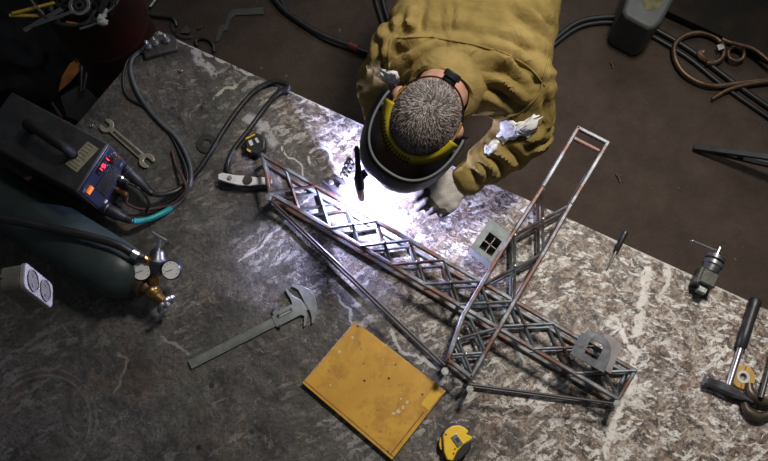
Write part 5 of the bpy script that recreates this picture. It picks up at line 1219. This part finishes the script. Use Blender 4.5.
strip('thin dark strip in the scrap bin beside the white rag', (84, 27), (96, 10), 0.008, dark_steel, dz, dz)
strip('small grey bar low in the scrap bin left of the rusty strip', (54, 20), (66, 27), 0.008, off_m, dz, dz-0.01)
mb = MB(); mb.tube([P(30, -2, dz+0.02), P(36, 6, dz+0.015), P(44, 14, dz)], 0.003, 6, 6); tag(recentre(mb.build('wire_piece', bright_steel)), 'thin bright wire curving out of the scrap bin', 'wire')
mb = MB(); mb.tube([P(80, 29, dz+0.004), P(90, 26, dz+0.004), P(97, 23, dz+0.01)], 0.004, 8, 4); tag(recentre(mb.build('steel_rod', dull_steel)), 'short steel rod under the white rag on the scrap bin', 'rod')
rag = MB(); random.seed(5)
for k in range(9):
    a = P(98+random.uniform(0, 8), 17+random.uniform(-1, 6), dz+0.014); c = P(98+random.uniform(0, 11), 14+random.uniform(0, 12), dz+0.016); rag.tube([a, lerp(a, c, 0.5)+V((0, 0, random.uniform(-.002, .01))), c], random.uniform(.004, .007), 8, 4)
rag.tube([P(101, 19, dz+0.01), P(105, 13, dz+0.02), P(107, 9, dz+0.02)], 0.006, 8, 4)
rg_ = remesh(rag, 0.0028, 2); tag(recentre(rg_.build('rag', pm('rag_white', (0.55, 0.54, 0.50), (0.40, 0.39, 0.36), 60, rough=0.8))), 'knotted white rag on the rim of the scrap bin', 'rag')

# dark corner beside the bench
flat('rusty orange pointed steel plate standing in the dark beside the bench', [(58, 92), (62, 76), (70, 63), (79, 58), (80, 70), (70, 82)], 'rusty_plate', 0.006, rust_orange, 0.03, 'plate')
flat('broad dark steel sheet on the floor left of the bench corner', [(60, 96), (82, 84), (104, 104), (84, 124), (66, 116)], 'steel_sheet', 0.01, off_m, 0.0, 'sheet')
sb = thing('coal_sack', 'crumpled black sack in the dark corner left of the scrap bin', 'sack', P(4, 60, 0))
mb = MB(); cc = P(-4, 62, 0.13); ellip(mb, cc, 0.17, 0.20, 0.12); ellip(mb, cc+V((0.07, -0.10, -0.03)), 0.12, 0.12, 0.10); ellip(mb, cc+V((-0.1, 0.1, 0.0)), 0.15, 0.13, 0.13)
sm_ = remesh(mb, 0.012, 2); displace(sm_.bm, lambda co, n: (1-abs(noise.noise(co*9))*2)*0.022+noise.noise(co*22)*0.01)
for v in sm_.bm.verts: v.co.z = max(v.co.z, 0.003)
sm_.build('sack_body', pm('sack_black', (0.006, 0.006, 0.007), (0.012, 0.012, 0.013), 20, rough=0.8, bump=0.3, spec=0.2), sb)
for i, (x, y, x2, y2, m2) in enumerate(((46, 95, 62, 118, rusty), (82, 60, 81, 92, dark_steel), (62, 36, 78, 62, black_paint), (87, 72, 84, 90, bright_steel), (0, 103, 6, 118, rust_orange))):
    lb = ('thin rusty rod in the dark beside the welding machine', 'dark upright rod right of the orange plate', 'black rod leaning below the scrap bin', 'short shiny rod at the bench corner near the orange plate', 'orange rusty rod at the left edge behind the welding machine')[i]
    mb = MB(); mb.cyl(P(x, y, 0.045), P(x2, y2, 0.035), 0.006, n=8); tag(recentre(mb.build('steel_rod', m2)), lb, 'rod')
# repeats of a kind share a group
GROUPS = {'scrap_strip': 'scrap strips in the scrap bin', 'floor_cable': 'black cables on the floor', 'hex_nut': 'loose nuts on the bench',
          'steel_offcut': 'steel offcuts behind the bench', 'metal_shaving': 'metal shavings on the floor', 'tape_measure': 'tape measures on the bench'}
for o in COL.objects:
    k = o.name.split('.')[0]
    if o.parent is None and k in GROUPS: o['group'] = GROUPS[k]
